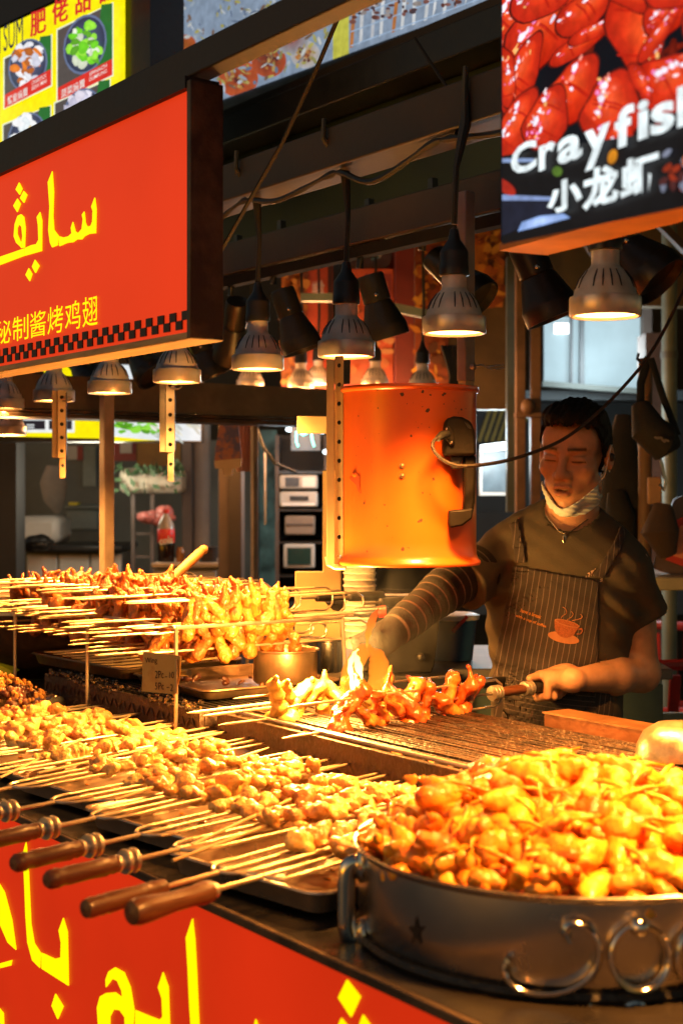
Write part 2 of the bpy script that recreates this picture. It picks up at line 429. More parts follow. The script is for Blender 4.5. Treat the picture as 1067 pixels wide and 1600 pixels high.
# ================================================================ steel frame of the stall
def beam(name, p, q, w, h, m, label):
    o = thing(name, label, 'beam', p); part('beam_tube', MB().bar(p, q, w, h), m, o, w=True, bev=.003); return o
beam('steel_beam', (-5.2, 1.175, z1+.05), (.3, 1.175, z1+.05), .04, .05, beam_m, 'square steel rail running just above the red sign')
BZ = 2.24
bo = beam('steel_beam', (-5.2, 1.78, BZ), (.2, 1.78, BZ), .11, .085, beam_m, 'dark steel beam that the row of heat lamps hangs from')
beam('steel_beam', (-6.5, 2.32, 2.235), (.2, 2.32, 2.235), .09, .095, beam_m, 'dark steel beam behind the lamps carrying the spotlight track')
part('track', MB().bar((-6.5, 2.30, 2.168), (.2, 2.30, 2.168), .035, .03), mat('matt black track', (.012,.012,.012), .9, spec=.1), bo, w=True, label='black track for the spotlights')
fas = thing('stall_fascia', 'dark green fascia board with faint lettering under the menu board', 'fascia', (-4.5, 3.05, 2.5))
part('fascia_board', MB().box2((-9, 3.0, 2.5), (-.5, 3.06, 2.86)), mat('dark green board', (.012,.026,.014), .5), fas, w=True)
part('ledge', MB().box2((-9, 2.86, 2.865), (-.5, 3.06, 2.97)), blackm, fas, w=True, bev=.004)
part('gutter', MB().box2((-9, 2.93, 2.975), (-.5, 3.02, 3.03)), beam_m, fas, w=True)
pf = Plane((0, 3.0, 0), (1,0,0), (0,-1,0)); mb = MB()
pf.poly(mb, [(462,243),(476,229),(482,230),(474,243)], .004)
part('lettering', mb, whiteplas, fas, w=True); mb = MB()
for cx, cy in ((549,214),(560,207),(573,203),(585,199)): pf.poly(mb, ring_pts(cx, cy, 8, 9), .004)
part('leaf_logo', mb, mat('green print', (.06,.14,.03), .5), fas, w=True)

# ================================================================ heat lamps
lens_m = glow('hot lamp lens', (1.0, .42, .1), 20)
slots = None
def lamp_proto(name):
    t = thing(name, '', 'lamp', (0,0,0))
    pr = [(.0225,.122),(.0235,.118),(.0235,.088),(.026,.083),(.034,.076),(.044,.062),(.051,.046),(.0545,.033)]
    part('lamp_shade', MB().lathe(pr, 40), brushed, t, ang=60)
    part('rim', MB().lathe([(.0545,.034),(.0595,.033),(.0605,.03),(.0605,.003),(.059,0),(.055,0),(.053,.006),(.02,.03)], 40), mat('lamp rim', (.7,.6,.52), .33, .55, .12, 20), t, ang=30)
    part('lens', MB().lathe([(.053,.0045),(.03,.0035),(.001,.003)], 32), lens_m, t)
    m = MB()
    for k in range(20):
        A = 2*pi*k/20
        if k % 5 == 4: continue
        P = [Vector((r*cos(A), r*sin(A), z)) for r, z in ((.0343,.0765),(.0446,.062),(.0514,.046))]
        m.tube(P, [.0009,.0015,.001], 5)
    o = part('vent_slots', m, black, t); o['kind'] = 'stuff'
    part('socket', MB().lathe([(.001,.205),(.008,.2),(.012,.18),(.026,.16),(.0275,.155),(.0275,.13),(.0285,.128),(.0285,.112),(.02,.11)], 24), black, t)
    return t
LPOS = [(945,495,-1.69),(709,522,-2.11),(541,558,-2.49),(403,578,-2.857),(277,598,-3.17),(172,615,-3.5),(85,627,-3.86),(8,639,-4.25),(1272,475,-1.30),(1320,430,-.95)]
LLAB = ['nearest heat lamp with glowing lens under the crayfish screen', 'heat lamp hanging over the right side of the orange drum', 'heat lamp hanging over the slotted post beside the orange drum',
 'heat lamp to the left of the drum, just right of the red sign', 'heat lamp under the right end of the red sign above a slotted hanger', 'heat lamp right in front of the square steel post',
 'heat lamp above the left slotted hanger under the red sign', 'heat lamp at the far left end of the row under the sign', 'heat lamp hanging over the big steel pan', 'unseen heat lamp added off the row to light the big pan']
proto = lamp_proto('heat_lamp')
cordm = rubber
for i, (px, py, X) in enumerate(LPOS):
    o = proto if i == 0 else copy_tree(proto)
    p = PY(px, py, 1.775 if i != 1 else 1.69) if i < 9 else Vector((-.98, 1.25, 1.80)); o.location = p; o.rotation_euler.z = random.uniform(0, 6); o.scale = (1,1,1) if i != 1 else (.95,.95,.95)  # last lamp is unseen, added off the row to brighten the heap
    tag(o, LLAB[i], 'lamp', 'heat lamps in a row over the food')
for i, (px, py, X) in enumerate(LPOS):
    o = [q for q in bpy.data.objects if q.get('label') == LLAB[i]][0]; p = o.location
    part('cord', MB().tube([p+Vector((0,0,.2)), p+Vector((.006,0,.3)), Vector((p.x-.004, p.y if i != 1 else 1.72, BZ-.045)), Vector((p.x, 1.716, BZ+.02)), Vector((p.x, 1.718, BZ+.06 if i < 9 else BZ+.4))], [.006,.0055,.011,.006,.005], 8), cordm, o, w=True)
    ld = bpy.data.lights.new('bulb_light', 'SPOT'); ld.energy = LAMP_W; ld.color = LAMP_COL; ld.spot_size = rad(116); ld.spot_blend = .9; ld.shadow_soft_size = .05
    lo = bpy.data.objects.new('bulb_light', ld); COL.objects.link(lo); lo.parent = o; lo.location = (0,0,-.004)
# wiring loom tied along the beam
pts = []
for i in (8,0,1,2,3,4,5,6,7):
    p = PY(LPOS[i][0], LPOS[i][1], 1.775)
    pts += [Vector((p.x+.03, 1.74, BZ-.055)), Vector((p.x-.03, 1.74, BZ-.055)), Vector((p.x-.2, 1.735, BZ-.075-.02*(i % 2)))]
solo('wiring_loom', MB().tube(smooth_path(pts, 6), [.0065+.0022*sin(k*1.1)*(k % 18 < 9) for k in range(len(pts)*6-5)], 7), rubber, 'taped black cable bundle slung along the lamp beam', 'cable')
solo('hanging_strap', MB().tube([PY(548,-20,1.5), PY(500,95,1.5), PY(440,225,1.5), PY(340,402,1.5)], .0042, 6), mat('brown cord', (.014,.009,.007), .8), 'thin brown cord slanting down from the rail to the red sign', 'cord')
solo('hanging_cable', MB().tube([PY(648,60,1.9), PY(690,125,1.85), PY(714,160,1.8), PY(712,215,1.74)], .0035, 6), mat('brown cord', ()), 'thin cable hooked over the lamp beam above the drum', 'cable')

# ================================================================ black track spotlights
SP = [(440,452,474,548,2.3,'black spotlight beside the left heat lamp, pointing down'),(577,428,606,528,2.3,'black spotlight behind the lamp over the slotted post'),(676,400,750,470,2.35,'black spotlight half hidden behind the lamp over the drum'),
 (818,380,866,498,2.05,'big black spotlight with orange lit rim under the crayfish screen'),(940,350,1034,440,2.1,'big black spotlight at right edge tilted toward the right'),(372,470,362,560,2.3,'black spotlight in the dark right beside the red sign'),
 (306,520,334,588,2.3,'black spotlight under the right corner of the red sign'),(196,535,240,588,2.2,'black spotlight between the fourth and third lamps under the sign'),(108,548,146,598,2.2,'black spotlight between two lamps left of the square post'),(20,560,56,604,2.2,'black spotlight at the left end under the sign')]
for x0, y0, x1, y1, Y, lab in SP:
    p = PY(x0, y0, Y); q = PY(x1, y1, Y+.05); d = (q-p).normalized(); L = (q-p).length
    t = thing('track_spotlight', lab, 'spotlight', p, group='black spotlights on the track')
    R = d.to_track_quat('Z', 'Y').to_matrix(); k = .058
    part('lamp_body', MB().lathe([(.001,0),(.034,.002),(.037,.008),(.037,L*.42),(.034,L*.44)], 24, p, R), blackm, t, w=True, ang=35)
    part('lamp_head', MB().lathe([(.036,L*.44),(.038,L*.46),(k,L*.8),(k+.002,L*.82),(k+.002,L),(k-.003,L),(k-.006,L*.9),(.001,L*.8)], 28, p, R), blackm, t, w=True, ang=35)
    part('yoke', MB().bar(p+Vector((-.045,0,.02)), p+Vector((-.03,0,.1)), .012, .02).bar(p+Vector((-.05,0,.1)), p+Vector((.05,0,.1)), .03, .04).bar(p+Vector((0,0,.1)), p+Vector((0,0,.2)), .02, .02), black, t, w=True, bev=.002)
    part('bolt', MB().ball(p+d*L*.35-FW*.037, .006), steel, t, w=True)
FAR = [(300,640,6.0,'small lit lamp right of the slotted hanger'),(391,605,6.4,'small lit lamp far behind, left of the drum'),(470,607,6.4,'small lit lamp above the hood close to the drum'),(497,600,6.9,'small lit lamp half hidden beside the slotted post'),(586,604,6.4,'small lit lamp seen just above the drum rim'),(660,612,5.8,'small lamp with coiled wire above the drum rim'),(14,680,5.0,'small lamp below the row at the left edge')]
for px, py, d, lab in FAR:
    o = copy_tree(proto); o.location = D(px, py, d); tag(o, lab, 'lamp', 'small lamps of the next stall behind')
    for ch in list(o.children):
        if ch.type == 'LIGHT': bpy.data.objects.remove(ch)
        elif ch.name.startswith('cord'): bpy.data.objects.remove(ch)
    part('cord', MB().tube([(0,0,.2),(.01,0,.35),(0,0,.7)], .006, 6), rubber, o)
    ld = bpy.data.lights.new('bulb_light', 'POINT'); ld.energy = 11; ld.color = (1,.42,.12); ld.shadow_soft_size = .05
    lo = bpy.data.objects.new('bulb_light', ld); COL.objects.link(lo); lo.parent = o; lo.location = (0,0,-.05)

# ================================================================ crayfish screen
P0 = D(783, 376, 2.1); A27 = rad(27.5)
cu = RT*sin(A27)-FW*cos(A27); cn = -(RT*cos(A27)+FW*sin(A27)); cn.normalize()
pc = Plane(P0, cu, cn)
cs = thing('led_screen', 'bright LED screen showing red crayfish with white lettering', 'screen', P0)
lo = pc.hit(783, 376); hi = lo+Vector((0,0,.62)); e1 = cu*.55; th_ = -cn*.075
part('screen_case', MB().prism([lo-cu*.006+Vector((0,0,-.002)), lo+e1+Vector((0,0,-.002)), hi+e1, hi-cu*.006], th_).xf(Matrix.Translation(-cn*.004)), blackm, cs, w=True)
part('screen_panel', MB().add([lo+cn*.001, lo+e1+cn*.001, hi+e1+cn*.001, hi+cn*.001], [(0,1,2,3)]), glow('screen black', (.006,.007,.01), 1), cs, w=True)
part('bottom_board', MB().prism([lo-cu*.006+Vector((0,0,-.014)), lo+e1+Vector((0,0,-.014)), lo+e1+Vector((0,0,-.003)), lo-cu*.006+Vector((0,0,-.003))], -cn*.085), mat('orange board', (.5,.2,.05), .6, 0, .3, 9, .1, 40), cs, w=True)
class Print:
    """flat coloured print: polygons with a colour per point, stacked a fraction of a millimetre apart"""
    def __init__(s, plane, off=.002, step=.00025, xmin=-1e9): s.p = plane; s.xm = xmin; s.xM = 1e9; s.mb = MB(); s.c = []; s.off = off; s.step = step
    def poly(s, pts, col, col2=None):
        s.off += s.step; n = len(pts); pts = [(min(max(x, s.xm), s.xM), y) for x, y in pts]
        if max(p[0] for p in pts) <= s.xm or min(p[0] for p in pts) >= s.xM: return
        cx = sum(p[0] for p in pts)/n; cy = sum(p[1] for p in pts)/n
        V = [s.p.hit(cx, cy, s.off)]+[s.p.hit(x, y, s.off) for x, y in pts]
        s.mb.add(V, [(0, i+1, (i+1) % n+1) for i in range(n)]); s.c += [col2 or col]+[col]*n
    def ell(s, cx, cy, rx, ry, rot, col, col2=None, n=22, j=0.):
        P = ring_pts(cx, cy, rx, ry, n, 0, rot)
        s.poly([(x+random.uniform(-j, j), y+random.uniform(-j, j)) for x, y in P], col, col2)
    def flat(s, pts, col):
        s.off += s.step; s.mb.add([s.p.hit(max(x, s.xm), y, s.off) for x, y in pts], [tuple(range(len(pts)))]); s.c += [col]*len(pts)
    def text(s, txt, bl, br, tl, col, bold=0.):
        s.off += s.step; n0 = len(s.mb.v); s.p.text(s.mb, txt, bl, br, tl, s.off, bold); s.c += [col]*(len(s.mb.v)-n0)
    def done(s, name, parent, strength, nm, noise_amt=.25, nscale=40):
        return part(name, s.mb, glow(nm, (1,1,1), strength, attr=True, noise_amt=noise_amt, nscale=nscale), parent, w=True, ang=180, cols=s.c, recalc=False)
Q = lambda x, y: (780+x*.269, y*.269)
pr = Print(pc, xmin=784.2); pr.xM = 1206; RD = (.75,.045,.008); RD2 = (.62,.02,.004); DK = (.09,.006,.003)
random.seed(5)
for k in range(26): pr.ell(*Q(random.uniform(0,1080), random.uniform(-300,760)), random.uniform(14,34), random.uniform(5,13), random.uniform(-1.4,-.3), DK, (.22,.015,.006), 14, 2)
def claw(x, y, rx, ry, rot, hl=1):
    cx, cy = Q(x, y); rx *= .269*1.12; ry *= .269*1.15
    pt = lambda t, s_: (cx+rx*t*cos(rot)-ry*s_*sin(rot), cy+rx*t*sin(rot)+ry*s_*cos(rot))
    out = []
    for k in range(26):
        a = 2*pi*k/26; t = cos(a); w = sin(a)*(1-.35*t)*(.92+.08*sin(5*a)); out.append(pt(t, w))
    pr.poly([(cx+(p[0]-cx)*1.06, cy+(p[1]-cy)*1.06) for p in out], (.1,.005,.003)); pr.poly(out, (.5,.014,.004), RD)
    pr.poly([(pt(.1,-.2)[0]+(p[0]-cx)*.72, pt(.1,-.2)[1]+(p[1]-cy)*.66) for p in out], (.7,.03,.006), (.86,.09,.015))
    for k in range(2): t = random.uniform(-.6,.6); pr.poly([pt(t-.03,-.7), pt(t+.02,0), pt(t-.03,.7), pt(t+.02,.7), pt(t+.08,0), pt(t+.02,-.7)], (.45,.012,.004), (.62,.02,.005))
    for k in range(13*hl):
        t = random.uniform(-.8,.75); s_ = random.gauss(-.38,.17); c = random.choice([(1,.75,.8),(1,.25,.18),(.85,.1,.2),(1,.4,.1),(.9,.2,.5),(1,.12,.05),(.8,.75,1)])
        pr.poly([(p[0]+random.uniform(-.7,.7), p[1]+random.uniform(-.7,.7)) for p in ring_pts(*pt(t, s_), rx*random.uniform(.02,.11), ry*random.uniform(.03,.10), 8, 0, rot+random.uniform(-.3,.3))], c, tuple(min(1, q*1.2+.1) for q in c))
    for k in range(2*hl):
        t = random.uniform(-.6,.4); L_ = random.uniform(.12,.3); pr.poly([pt(t,-.5), pt(t+L_/2,-.6), pt(t+L_,-.48), pt(t+L_*.6,-.36), pt(t+.03,-.38)], (.95,.8,1), (1,1,1))
for k in range(38):
    x0, y0 = Q(random.uniform(0,1080), random.uniform(-250,760)); a = random.uniform(0,6.3); L_ = random.uniform(18,46); pr.poly([(x0,y0),(x0+L_*.5*cos(a)-2*sin(a),y0+L_*.5*sin(a)+2*cos(a)),(x0+L_*cos(a+.3),y0+L_*sin(a+.3)),(x0+L_*.5*cos(a)+3*sin(a),y0+L_*.5*sin(a)-3*cos(a))], random.choice([(.55,.03,.005),(.35,.015,.004),(.7,.06,.01)]))
for c in [(60,-120,260,95,-1.0),(90,60,260,120,-1.1),(280,130,300,135,-.95,2),(130,420,230,80,-1.15),(300,-60,240,100,-.6),(520,40,210,80,-.7),(480,250,200,45,-.6),(560,170,160,36,-.5),(800,170,240,160,1.5,2),(690,-90,200,90,.8),(1000,40,190,90,-.9),(940,180,200,36,-.95),
 (440,510,200,115,-1.05),(20,450,160,70,1.4),(100,720,210,90,-1.1),(280,680,180,105,-1.2,2),(660,620,200,150,-1.3,2),(1010,470,190,150,-.5,2),(820,480,110,40,1.1),(700,790,110,70,-1.2),(1050,-100,200,110,-.4),(1250,60,210,110,-.9),(1420,-40,220,120,.6),(1260,300,200,110,1.2),(1450,220,210,120,-.7),(1580,60,200,110,1.1),(1230,520,190,110,-1.1),(1420,470,200,120,.8),(1580,380,190,110,-.8),(1350,640,160,90,-.3),(1540,620,170,100,1.0)]: claw(*c)
pr.flat([Q(0,905),Q(1620,655),Q(1620,1090),Q(0,1420)], (.004,.004,.006))
pr.flat([Q(0,920),Q(200,920),Q(200,940),Q(0,945)], (.25,.35,.6)); pr.flat([Q(0,1130),Q(330,1145),Q(330,1165),Q(0,1165)], (.22,.3,.55)); pr.flat([Q(0,1170),Q(320,1175),Q(300,1250),Q(0,1370)], (.012,.014,.03))
pr.poly([Q(105,1345),Q(130,1290),Q(230,1255),Q(370,1240),Q(410,1265),Q(250,1310)], (.25,.4,.8), (.5,.65,1)); pr.ell(*Q(335,995), 8, 8, 0, (.08,.16,.02)); pr.ell(*Q(655,910), 7, 12, .3, (.7,.25,.01)); pr.ell(*Q(30,1085), 20, 9, .6, (.4,.02,.01))
for k in range(14): pr.ell(*Q(random.uniform(930,1080), random.uniform(880,1090)), 5, 9, random.uniform(-1,1), random.choice([(.3,.03,.01),(.5,.12,.02),(.2,.22,.3),(.08,.02,.02)]), None, 9, 1)
WH = (.88,.98,1.0)
for ch, bl, br, tl in [('C',(66,1032),(215,975),(66,860)),('r',(228,998),(325,960),(228,850)),('a',(335,965),(480,910),(335,815)),('y',(490,1000),(640,940),(492,770)),('f',(668,870),(780,830),(668,640)),('i',(800,818),(865,795),(800,595)),('s',(875,800),(1015,745),(875,625)),('h',(1030,745),(1150,700),(1030,510))]:
    pr.text(ch, Q(*bl), Q(*br), Q(*tl), WH, .034)
for ch, bl, br, tl in [('小',(275,1255),(480,1195),(275,1075)),('龙',(480,1230),(690,1170),(480,1000)),('虾',(700,1165),(925,1100),(700,940))]: pr.text(ch, Q(*bl), Q(*br), Q(*tl), WH, .045)
pr.done('picture', cs, 1.15, 'screen picture', .3, 60)

# ================================================================ hood, posts, hangers
hd = thing('metal_hood', 'long greasy metal hood edge behind the lamps at left', 'hood', (-4.35, 2.4, 1.76))
part('hood_panel', MB().box2((-4.42, .9, 1.79), (-4.32, 3.35, 1.90)), mat('greasy brown hood', (.16,.11,.075), .42, .6, .5, 6, .12, 45, col2=(.3,.2,.12), thr=(.45,.8)), hd, w=True)
part('lip', MB().box2((-4.44, .9, 1.762), (-4.30, 3.36, 1.775)).box2((-4.43, .9, 1.778), (-4.305, 3.36, 1.788)), grime, hd, w=True, bev=.002)
def post(name, px0, px1, y0, y1, d, m, label, extra=None):
    w = (px1-px0)/FOC*d/1.39; p = D((px0+px1)/2, y1, d); q = D((px0+px1)/2, y0, d)
    t = thing(name, label, 'post', (p.x, p.y, p.z)); part('post_tube', MB().box((p+q)/2, (w, w, q.z-p.z)), m, t, w=True, bev=.003); return t
post('steel_post', 155, 180, 560, 1010, 4.55, postpaint, 'square steel post standing behind the rack of wings')
post('steel_post', 391, 404, 655, 1000, 5.3, postpaint, 'thin steel post left of the shelf cabinet')
pt = post('steel_post', 713, 742, 300, 596, 3.3, postpaint, 'square steel post rising behind the orange drum')
p = D(728, 610, 3.3); part('inner_tube', MB().box((p.x, p.y, p.z-.05), (.026,.026,.2)), cream, pt, w=True)
part('wire_clip', MB().tube([D(740,573,3.27),D(752,570,3.25),D(760,573,3.25),D(786,570,3.25),D(787,575,3.25),D(768,577,3.25),D(758,573,3.25)], .0022, 6).ball(D(739,573,3.27), .008), dullsteel, pt, w=True)
post('steel_post', 520, 548, 380, 600, 4.4, blackm, 'dark post standing left behind the drum')
def holed(p, R, n, pitch, w, r, t):
    """a flat strip with round holes, running down from p"""
    m = MB(); k = 16
    for i in range(n):
        z = -i*pitch; sq = []
        for a in range(k):
            A = 2*pi*a/k; c, s = cos(A), sin(A); f_ = 1/max(abs(c), abs(s)); sq.append((c*f_*w/2, s*f_*pitch/2))
        ci = [(r*cos(2*pi*a/k), r*sin(2*pi*a/k)) for a in range(k)]
        V = [Vector((x, yy, y+z-pitch/2)) for yy in (0, t) for x, y in sq+ci]
        Fs = []
        for a in range(k):
            b_ = (a+1) % k
            Fs += [(a, b_, k+b_, k+a), (2*k+b_, 2*k+a, 3*k+a, 3*k+b_), (k+a, k+b_, 3*k+b_, 3*k+a)]
        m.add(V, Fs)
    for sx in (-w/2, w/2): m.add([(sx,0,0),(sx,t,0),(sx,t,-n*pitch),(sx,0,-n*pitch)], [(0,1,2,3)])
    m.v = [R @ v+Vector(p) for v in m.v]; return m
for px, y0, y1, yt, d, lab in [(93,610,715,747,4.05,'cream slotted hanger ending in a short tab, left of the square post'),(262,590,706,752,3.75,'dark slotted hanger with a tab, right of the square post')]:
    m_ = cream if px < 100 else dullsteel
    p = D(px, y0, d); t = thing('slotted_hanger', lab, 'hanger', p, CAMROT, group='slotted hangers on the lamp frame')
    h = (y1-y0)/FOC*d; n = 5
    part('plate', MB().box((-.013, .012, -h/2), (.018, .006, h)), m_, t, bev=.001)
    part('slotted_plate', holed((.007, .003, 0), Matrix.Rotation(rad(18), 3, 'Z'), n, h/n, .022, .0055, .004), m_, t, ang=30)
    part('dark_backing', MB().box((.008, .018, -h/2), (.02, .008, h-.01)), blackm, t)  # dark bar added behind the holes to stand in for their shade
    h2 = (yt-y1)/FOC*d
    part('tab', holed((.008, .006, -h+.012), Matrix.Identity(3), 1, h2+.012, .016, .005, .004), m_, t, ang=30)
    part('wing_bolt', MB().tube([(.01,-.004,-.03),(.03,-.006,-.03),(.038,-.006,-.024),(.03,-.006,-.018),(.01,-.004,-.024)], .0018, 6), dullsteel, t)
# ================================================================ neighbours behind the stall
def bgthing(name, label, cat, px, py, d, group=None):
    return thing(name, label, cat, D(px, py, d), CAMROT, group)
def bx(parent, name, x0, y0, x1, y1, d, t, m, bev=0, label=None):
    return part(name, MB().bb(x0, y0, x1, y1, d, t), m, parent, w=True, bev=bev, label=label)
def cplane(d): return Plane(D(533, 770, d), RT, -FW)
# --- dim sum sign, upper left
A = rad(46); du = RT*sin(A)-FW*cos(A); dn = -(RT*cos(A)+FW*sin(A)); p0 = D(203, 120, 5.0); pd = Plane(p0, du, dn)
ds = thing('shop_sign', 'yellow lit dim sum sign with pictures of steamed dumplings', 'sign', p0)
c_ = [pd.hit(203, -160), pd.hit(203, 250)]
part('sign_case', MB().prism([c_[1]-du*1.6, c_[1]+du*.1, c_[0]+du*.1, c_[0]-du*1.6], -dn*.15).xf(Matrix.Translation(-dn*.01)), blackm, ds, w=True)
pr = Print(pd); Q = lambda x, y: (x*.2437, y*.2437)
pr.flat([Q(-500,420),Q(805,-190),Q(805,605),Q(-500,1300)], (1,.87,0))
pr.flat([Q(-500,-800),Q(805,-800),Q(805,-210),Q(-500,400)], (.004,.004,.004))
for x0, y0, x1, dy, h, kind in [(32,375,330,-150,260,0),(372,190,722,-170,400,1),(25,800,325,-120,330,2),(355,660,705,-150,330,3),(-330,540,-10,-150,390,2),(-330,990,-10,-150,330,0)]:
    tl, trr, br, bl = (x0,y0),(x1,y0+dy),(x1,y0+dy+h+ (60 if kind<2 else 0)),(x0,y0+h+60)
    ins = lambda k: [Q(tl[0]-k, tl[1]-k+4), Q(trr[0]+k, trr[1]-k), Q(br[0]+k, br[1]+k), Q(bl[0]-k, bl[1]+k)]
    pr.flat(ins(7), (.85,.9,.7)); pr.flat(ins(0), (.09,.075,.07))
    pr.flat([Q(x1-70,(y0+dy)+10),Q(x1,y0+dy),Q(*br),Q(x1-120,br[1]+20)], (.02,.16,.03))
    cx, cy = (x0+x1)/2, y0+dy/2+h*.45
    pr.ell(*Q(cx, cy), 30 if kind != 1 else 33, 42 if kind != 1 else 48, .25, (.12,.16,.28), (.3,.4,.65)); pr.ell(*Q(cx, cy), 27 if kind != 1 else 30, 39 if kind != 1 else 44, .25, (.03,.04,.08), (.1,.13,.25))
    for k in range(46):
        a_, r_ = random.uniform(0, 6.3), sqrt(random.random()); X = cx+r_*95*cos(a_); Yy = cy+r_*140*sin(a_)
        pal = {0: [(.75,.75,.8),(.85,.85,.9),(.6,.6,.7),(.75,.2,.02),(.45,.12,.02)], 1: [(.15,.6,.02),(.3,.75,.05),(.75,.8,.65),(.6,.65,.5),(.1,.35,.02)], 2: [(.85,.9,.92),(.75,.82,.85),(.9,.9,.9),(.7,.5,.15)], 3: [(.6,.58,.72),(.75,.72,.85),(.5,.48,.6),(.7,.65,.75)]}[kind]
        c = random.choice(pal); pr.ell(*Q(X, Yy), random.uniform(3,9), random.uniform(4,10), random.uniform(-1,1), c, tuple(min(1, q*1.25) for q in c), 10, 1.2)
    if kind < 2:
        pr.flat([Q(x0, bl[1]-85), Q(x1, br[1]-105), Q(*br), Q(*bl)], (.72,.03,.02))
        tx = ['蟹皇燒賣', '菠菜燒賣'][kind]; w_ = (x1-x0)
        pr.text(tx, Q(x0+w_*.06, bl[1]-18), Q(x0+w_*.5, bl[1]-18+dy*.45), Q(x0+w_*.06, bl[1]-72), (.8,.75,.7), .01)
        for r_, s_ in enumerate((['CRABSTICK', 'SIEW MAI'], ['SPINACH', 'DUMPLING'])[kind]):
            yy = br[1]-58+r_*34-dy*.35*0
            pr.text(s_, Q(x0+w_*.58, yy-dy*.35+8), Q(x0+w_*.9, yy+8), Q(x0+w_*.58, yy-dy*.35-16), (.85,.8,.75), .005)
pr.text('SUM', Q(25,335), Q(150,275), Q(25,165), (.01,.012,.05), .0); pr.text('DIM', Q(-120,395), Q(5,340), Q(-120,240), (.01,.012,.05), .0)
for ch, x0, x1, yb, yt in (('肥',195,292,240,60),('佬',335,435,165,-20),('甜',480,585,100,-90),('品',640,720,25,-150)): pr.text(ch, Q(x0,yb), Q(x1,yb-40), Q(x0,yt+25), (.7,.02,.02), .0); pr.text(ch, Q(x0+7,yb+2), Q(x1+7,yb-38), Q(x0+7,yt+27), (.7,.02,.02), .0)
pr.done('sign_print', ds, 1.05, 'dim sum print', .12, 30)
# --- menu board, top centre
pm = Plane((0, 3.15, 0), (1,0,0), (0,-1,0))
mn = thing('menu_board', 'long lit menu board with food photos along the top', 'menu board', pm.hit(500, 110))
a = pm.hit(258, 200); b = pm.hit(800, 10)
part('board_case', MB().box2((a.x-.02, 3.155, 3.04), (b.x+.3, 3.25, 3.75)), blackm, mn, w=True)
pr = Print(pm); random.seed(11)
def lowy(x): return 187-.365*(x-262)
def clip(x, y): return (x, min(y, lowy(x)))
pr.flat([(262,-120),(800,-300),(800,lowy(800)),(262,lowy(262))], (.28,.36,.48)); pr.flat([(262,-120),(282,-120),(282,lowy(282)),(262,lowy(262))], (.5,.55,.03))
pr.flat([(520,-200),(545,-200),(545,lowy(545)),(520,lowy(520))], (.62,.6,.08))
for x, y, r, c, c2 in [(372,122,30,(.55,.1,.03),(.3,.05,.02)),(420,95,26,(.5,.09,.03),(.1,.02,.02)),(477,85,22,(.5,.5,.52),(.5,.28,.08)),(455,60,26,(.4,.42,.45),(.25,.03,.02)),(290,70,16,(.5,.1,.03),(.35,.1,.02))]: pr.poly([clip(*q) for q in ring_pts(x, y, r*1.05, r, 26)], c, c2); 
for x, y, r in [(372,118,20),(424,92,16),(477,85,14)]:
    for k in range(26): a_ = random.uniform(0,6.3); q = sqrt(random.random())*r; pr.poly([clip(*t) for t in ring_pts(x+q*cos(a_), y+q*sin(a_), random.uniform(2,6), random.uniform(1.5,3), 7, 0, random.uniform(0,3))], random.choice([(.5,.2,.05),(.3,.08,.03),(.55,.35,.12),(.12,.03,.03),(.4,.3,.1)]))
for k in range(230):
    x = random.uniform(284, 520); y = random.uniform(-20, lowy(x)-8)
    pr.poly([clip(*t) for t in ring_pts(x, y, random.uniform(2,9), random.uniform(1,3), 7, 0, random.uniform(0,3.1))], random.choice([(.55,.6,.66),(.35,.42,.5),(.5,.45,.12),(.42,.38,.1),(.2,.12,.08),(.6,.62,.6),(.15,.2,.3),(.3,.28,.1)]))
for k in range(15):
    x = 548+k*16+random.uniform(-4,4); s_ = random.uniform(4,12); pr.flat([clip(x+s_,-60), clip(x+s_+7,-60), clip(x+5,lowy(x)-8-random.uniform(0,14)), clip(x,lowy(x)-8)], random.choice([(.75,.78,.8),(.55,.2,.05),(.68,.7,.72),(.6,.62,.66)]))
for k in range(5): pr.flat([(548,lowy(548)-10-k*22),(800,lowy(800)-10-k*22),(800,lowy(800)-12-k*22),(548,lowy(548)-12-k*22)], (.4,.55,.75))
for k in range(120):
    x = random.uniform(548, 720); pr.poly([clip(*t) for t in ring_pts(x, random.uniform(-30, 40)-.2*(x-548), random.uniform(2,6), random.uniform(2,4), 7)], random.choice([(.14,.05,.04),(.25,.1,.08),(.35,.3,.28),(.08,.05,.06)]))
pr.done('menu_print', mn, .85, 'menu print', .25, 25)

# --- left: burger shop behind the rack
ys = bgthing('shop_sign', 'yellow lit strip sign with a lettuce and rice photo', 'sign', 150, 690, 6.4)
bx(ys, 'sign_case', -60, 560, 314, 690, 6.42, .15, blackm)
pr = Print(cplane(6.42)); pr.flat([(-60,570),(314,570),(314,689),(-60,680)], (1,.85,0)); pr.flat([(178,570),(314,570),(314,689),(240,688),(178,682)], (.75,.82,.85))
for k in range(26): pr.ell(random.uniform(182,244), random.uniform(660,672)+4*sin(k), random.uniform(4,10), random.uniform(2,5), random.uniform(-.6,.6), random.choice([(.12,.5,.02),(.25,.7,.05),(.06,.3,.01)]), None, 9, 1)
for k in range(16): pr.ell(random.uniform(240,312), random.uniform(660,684), random.uniform(6,16), random.uniform(1,3), random.uniform(.3,.9), random.choice([(.8,.82,.75),(.5,.55,.5),(.65,.68,.55)]), None, 9, .6)
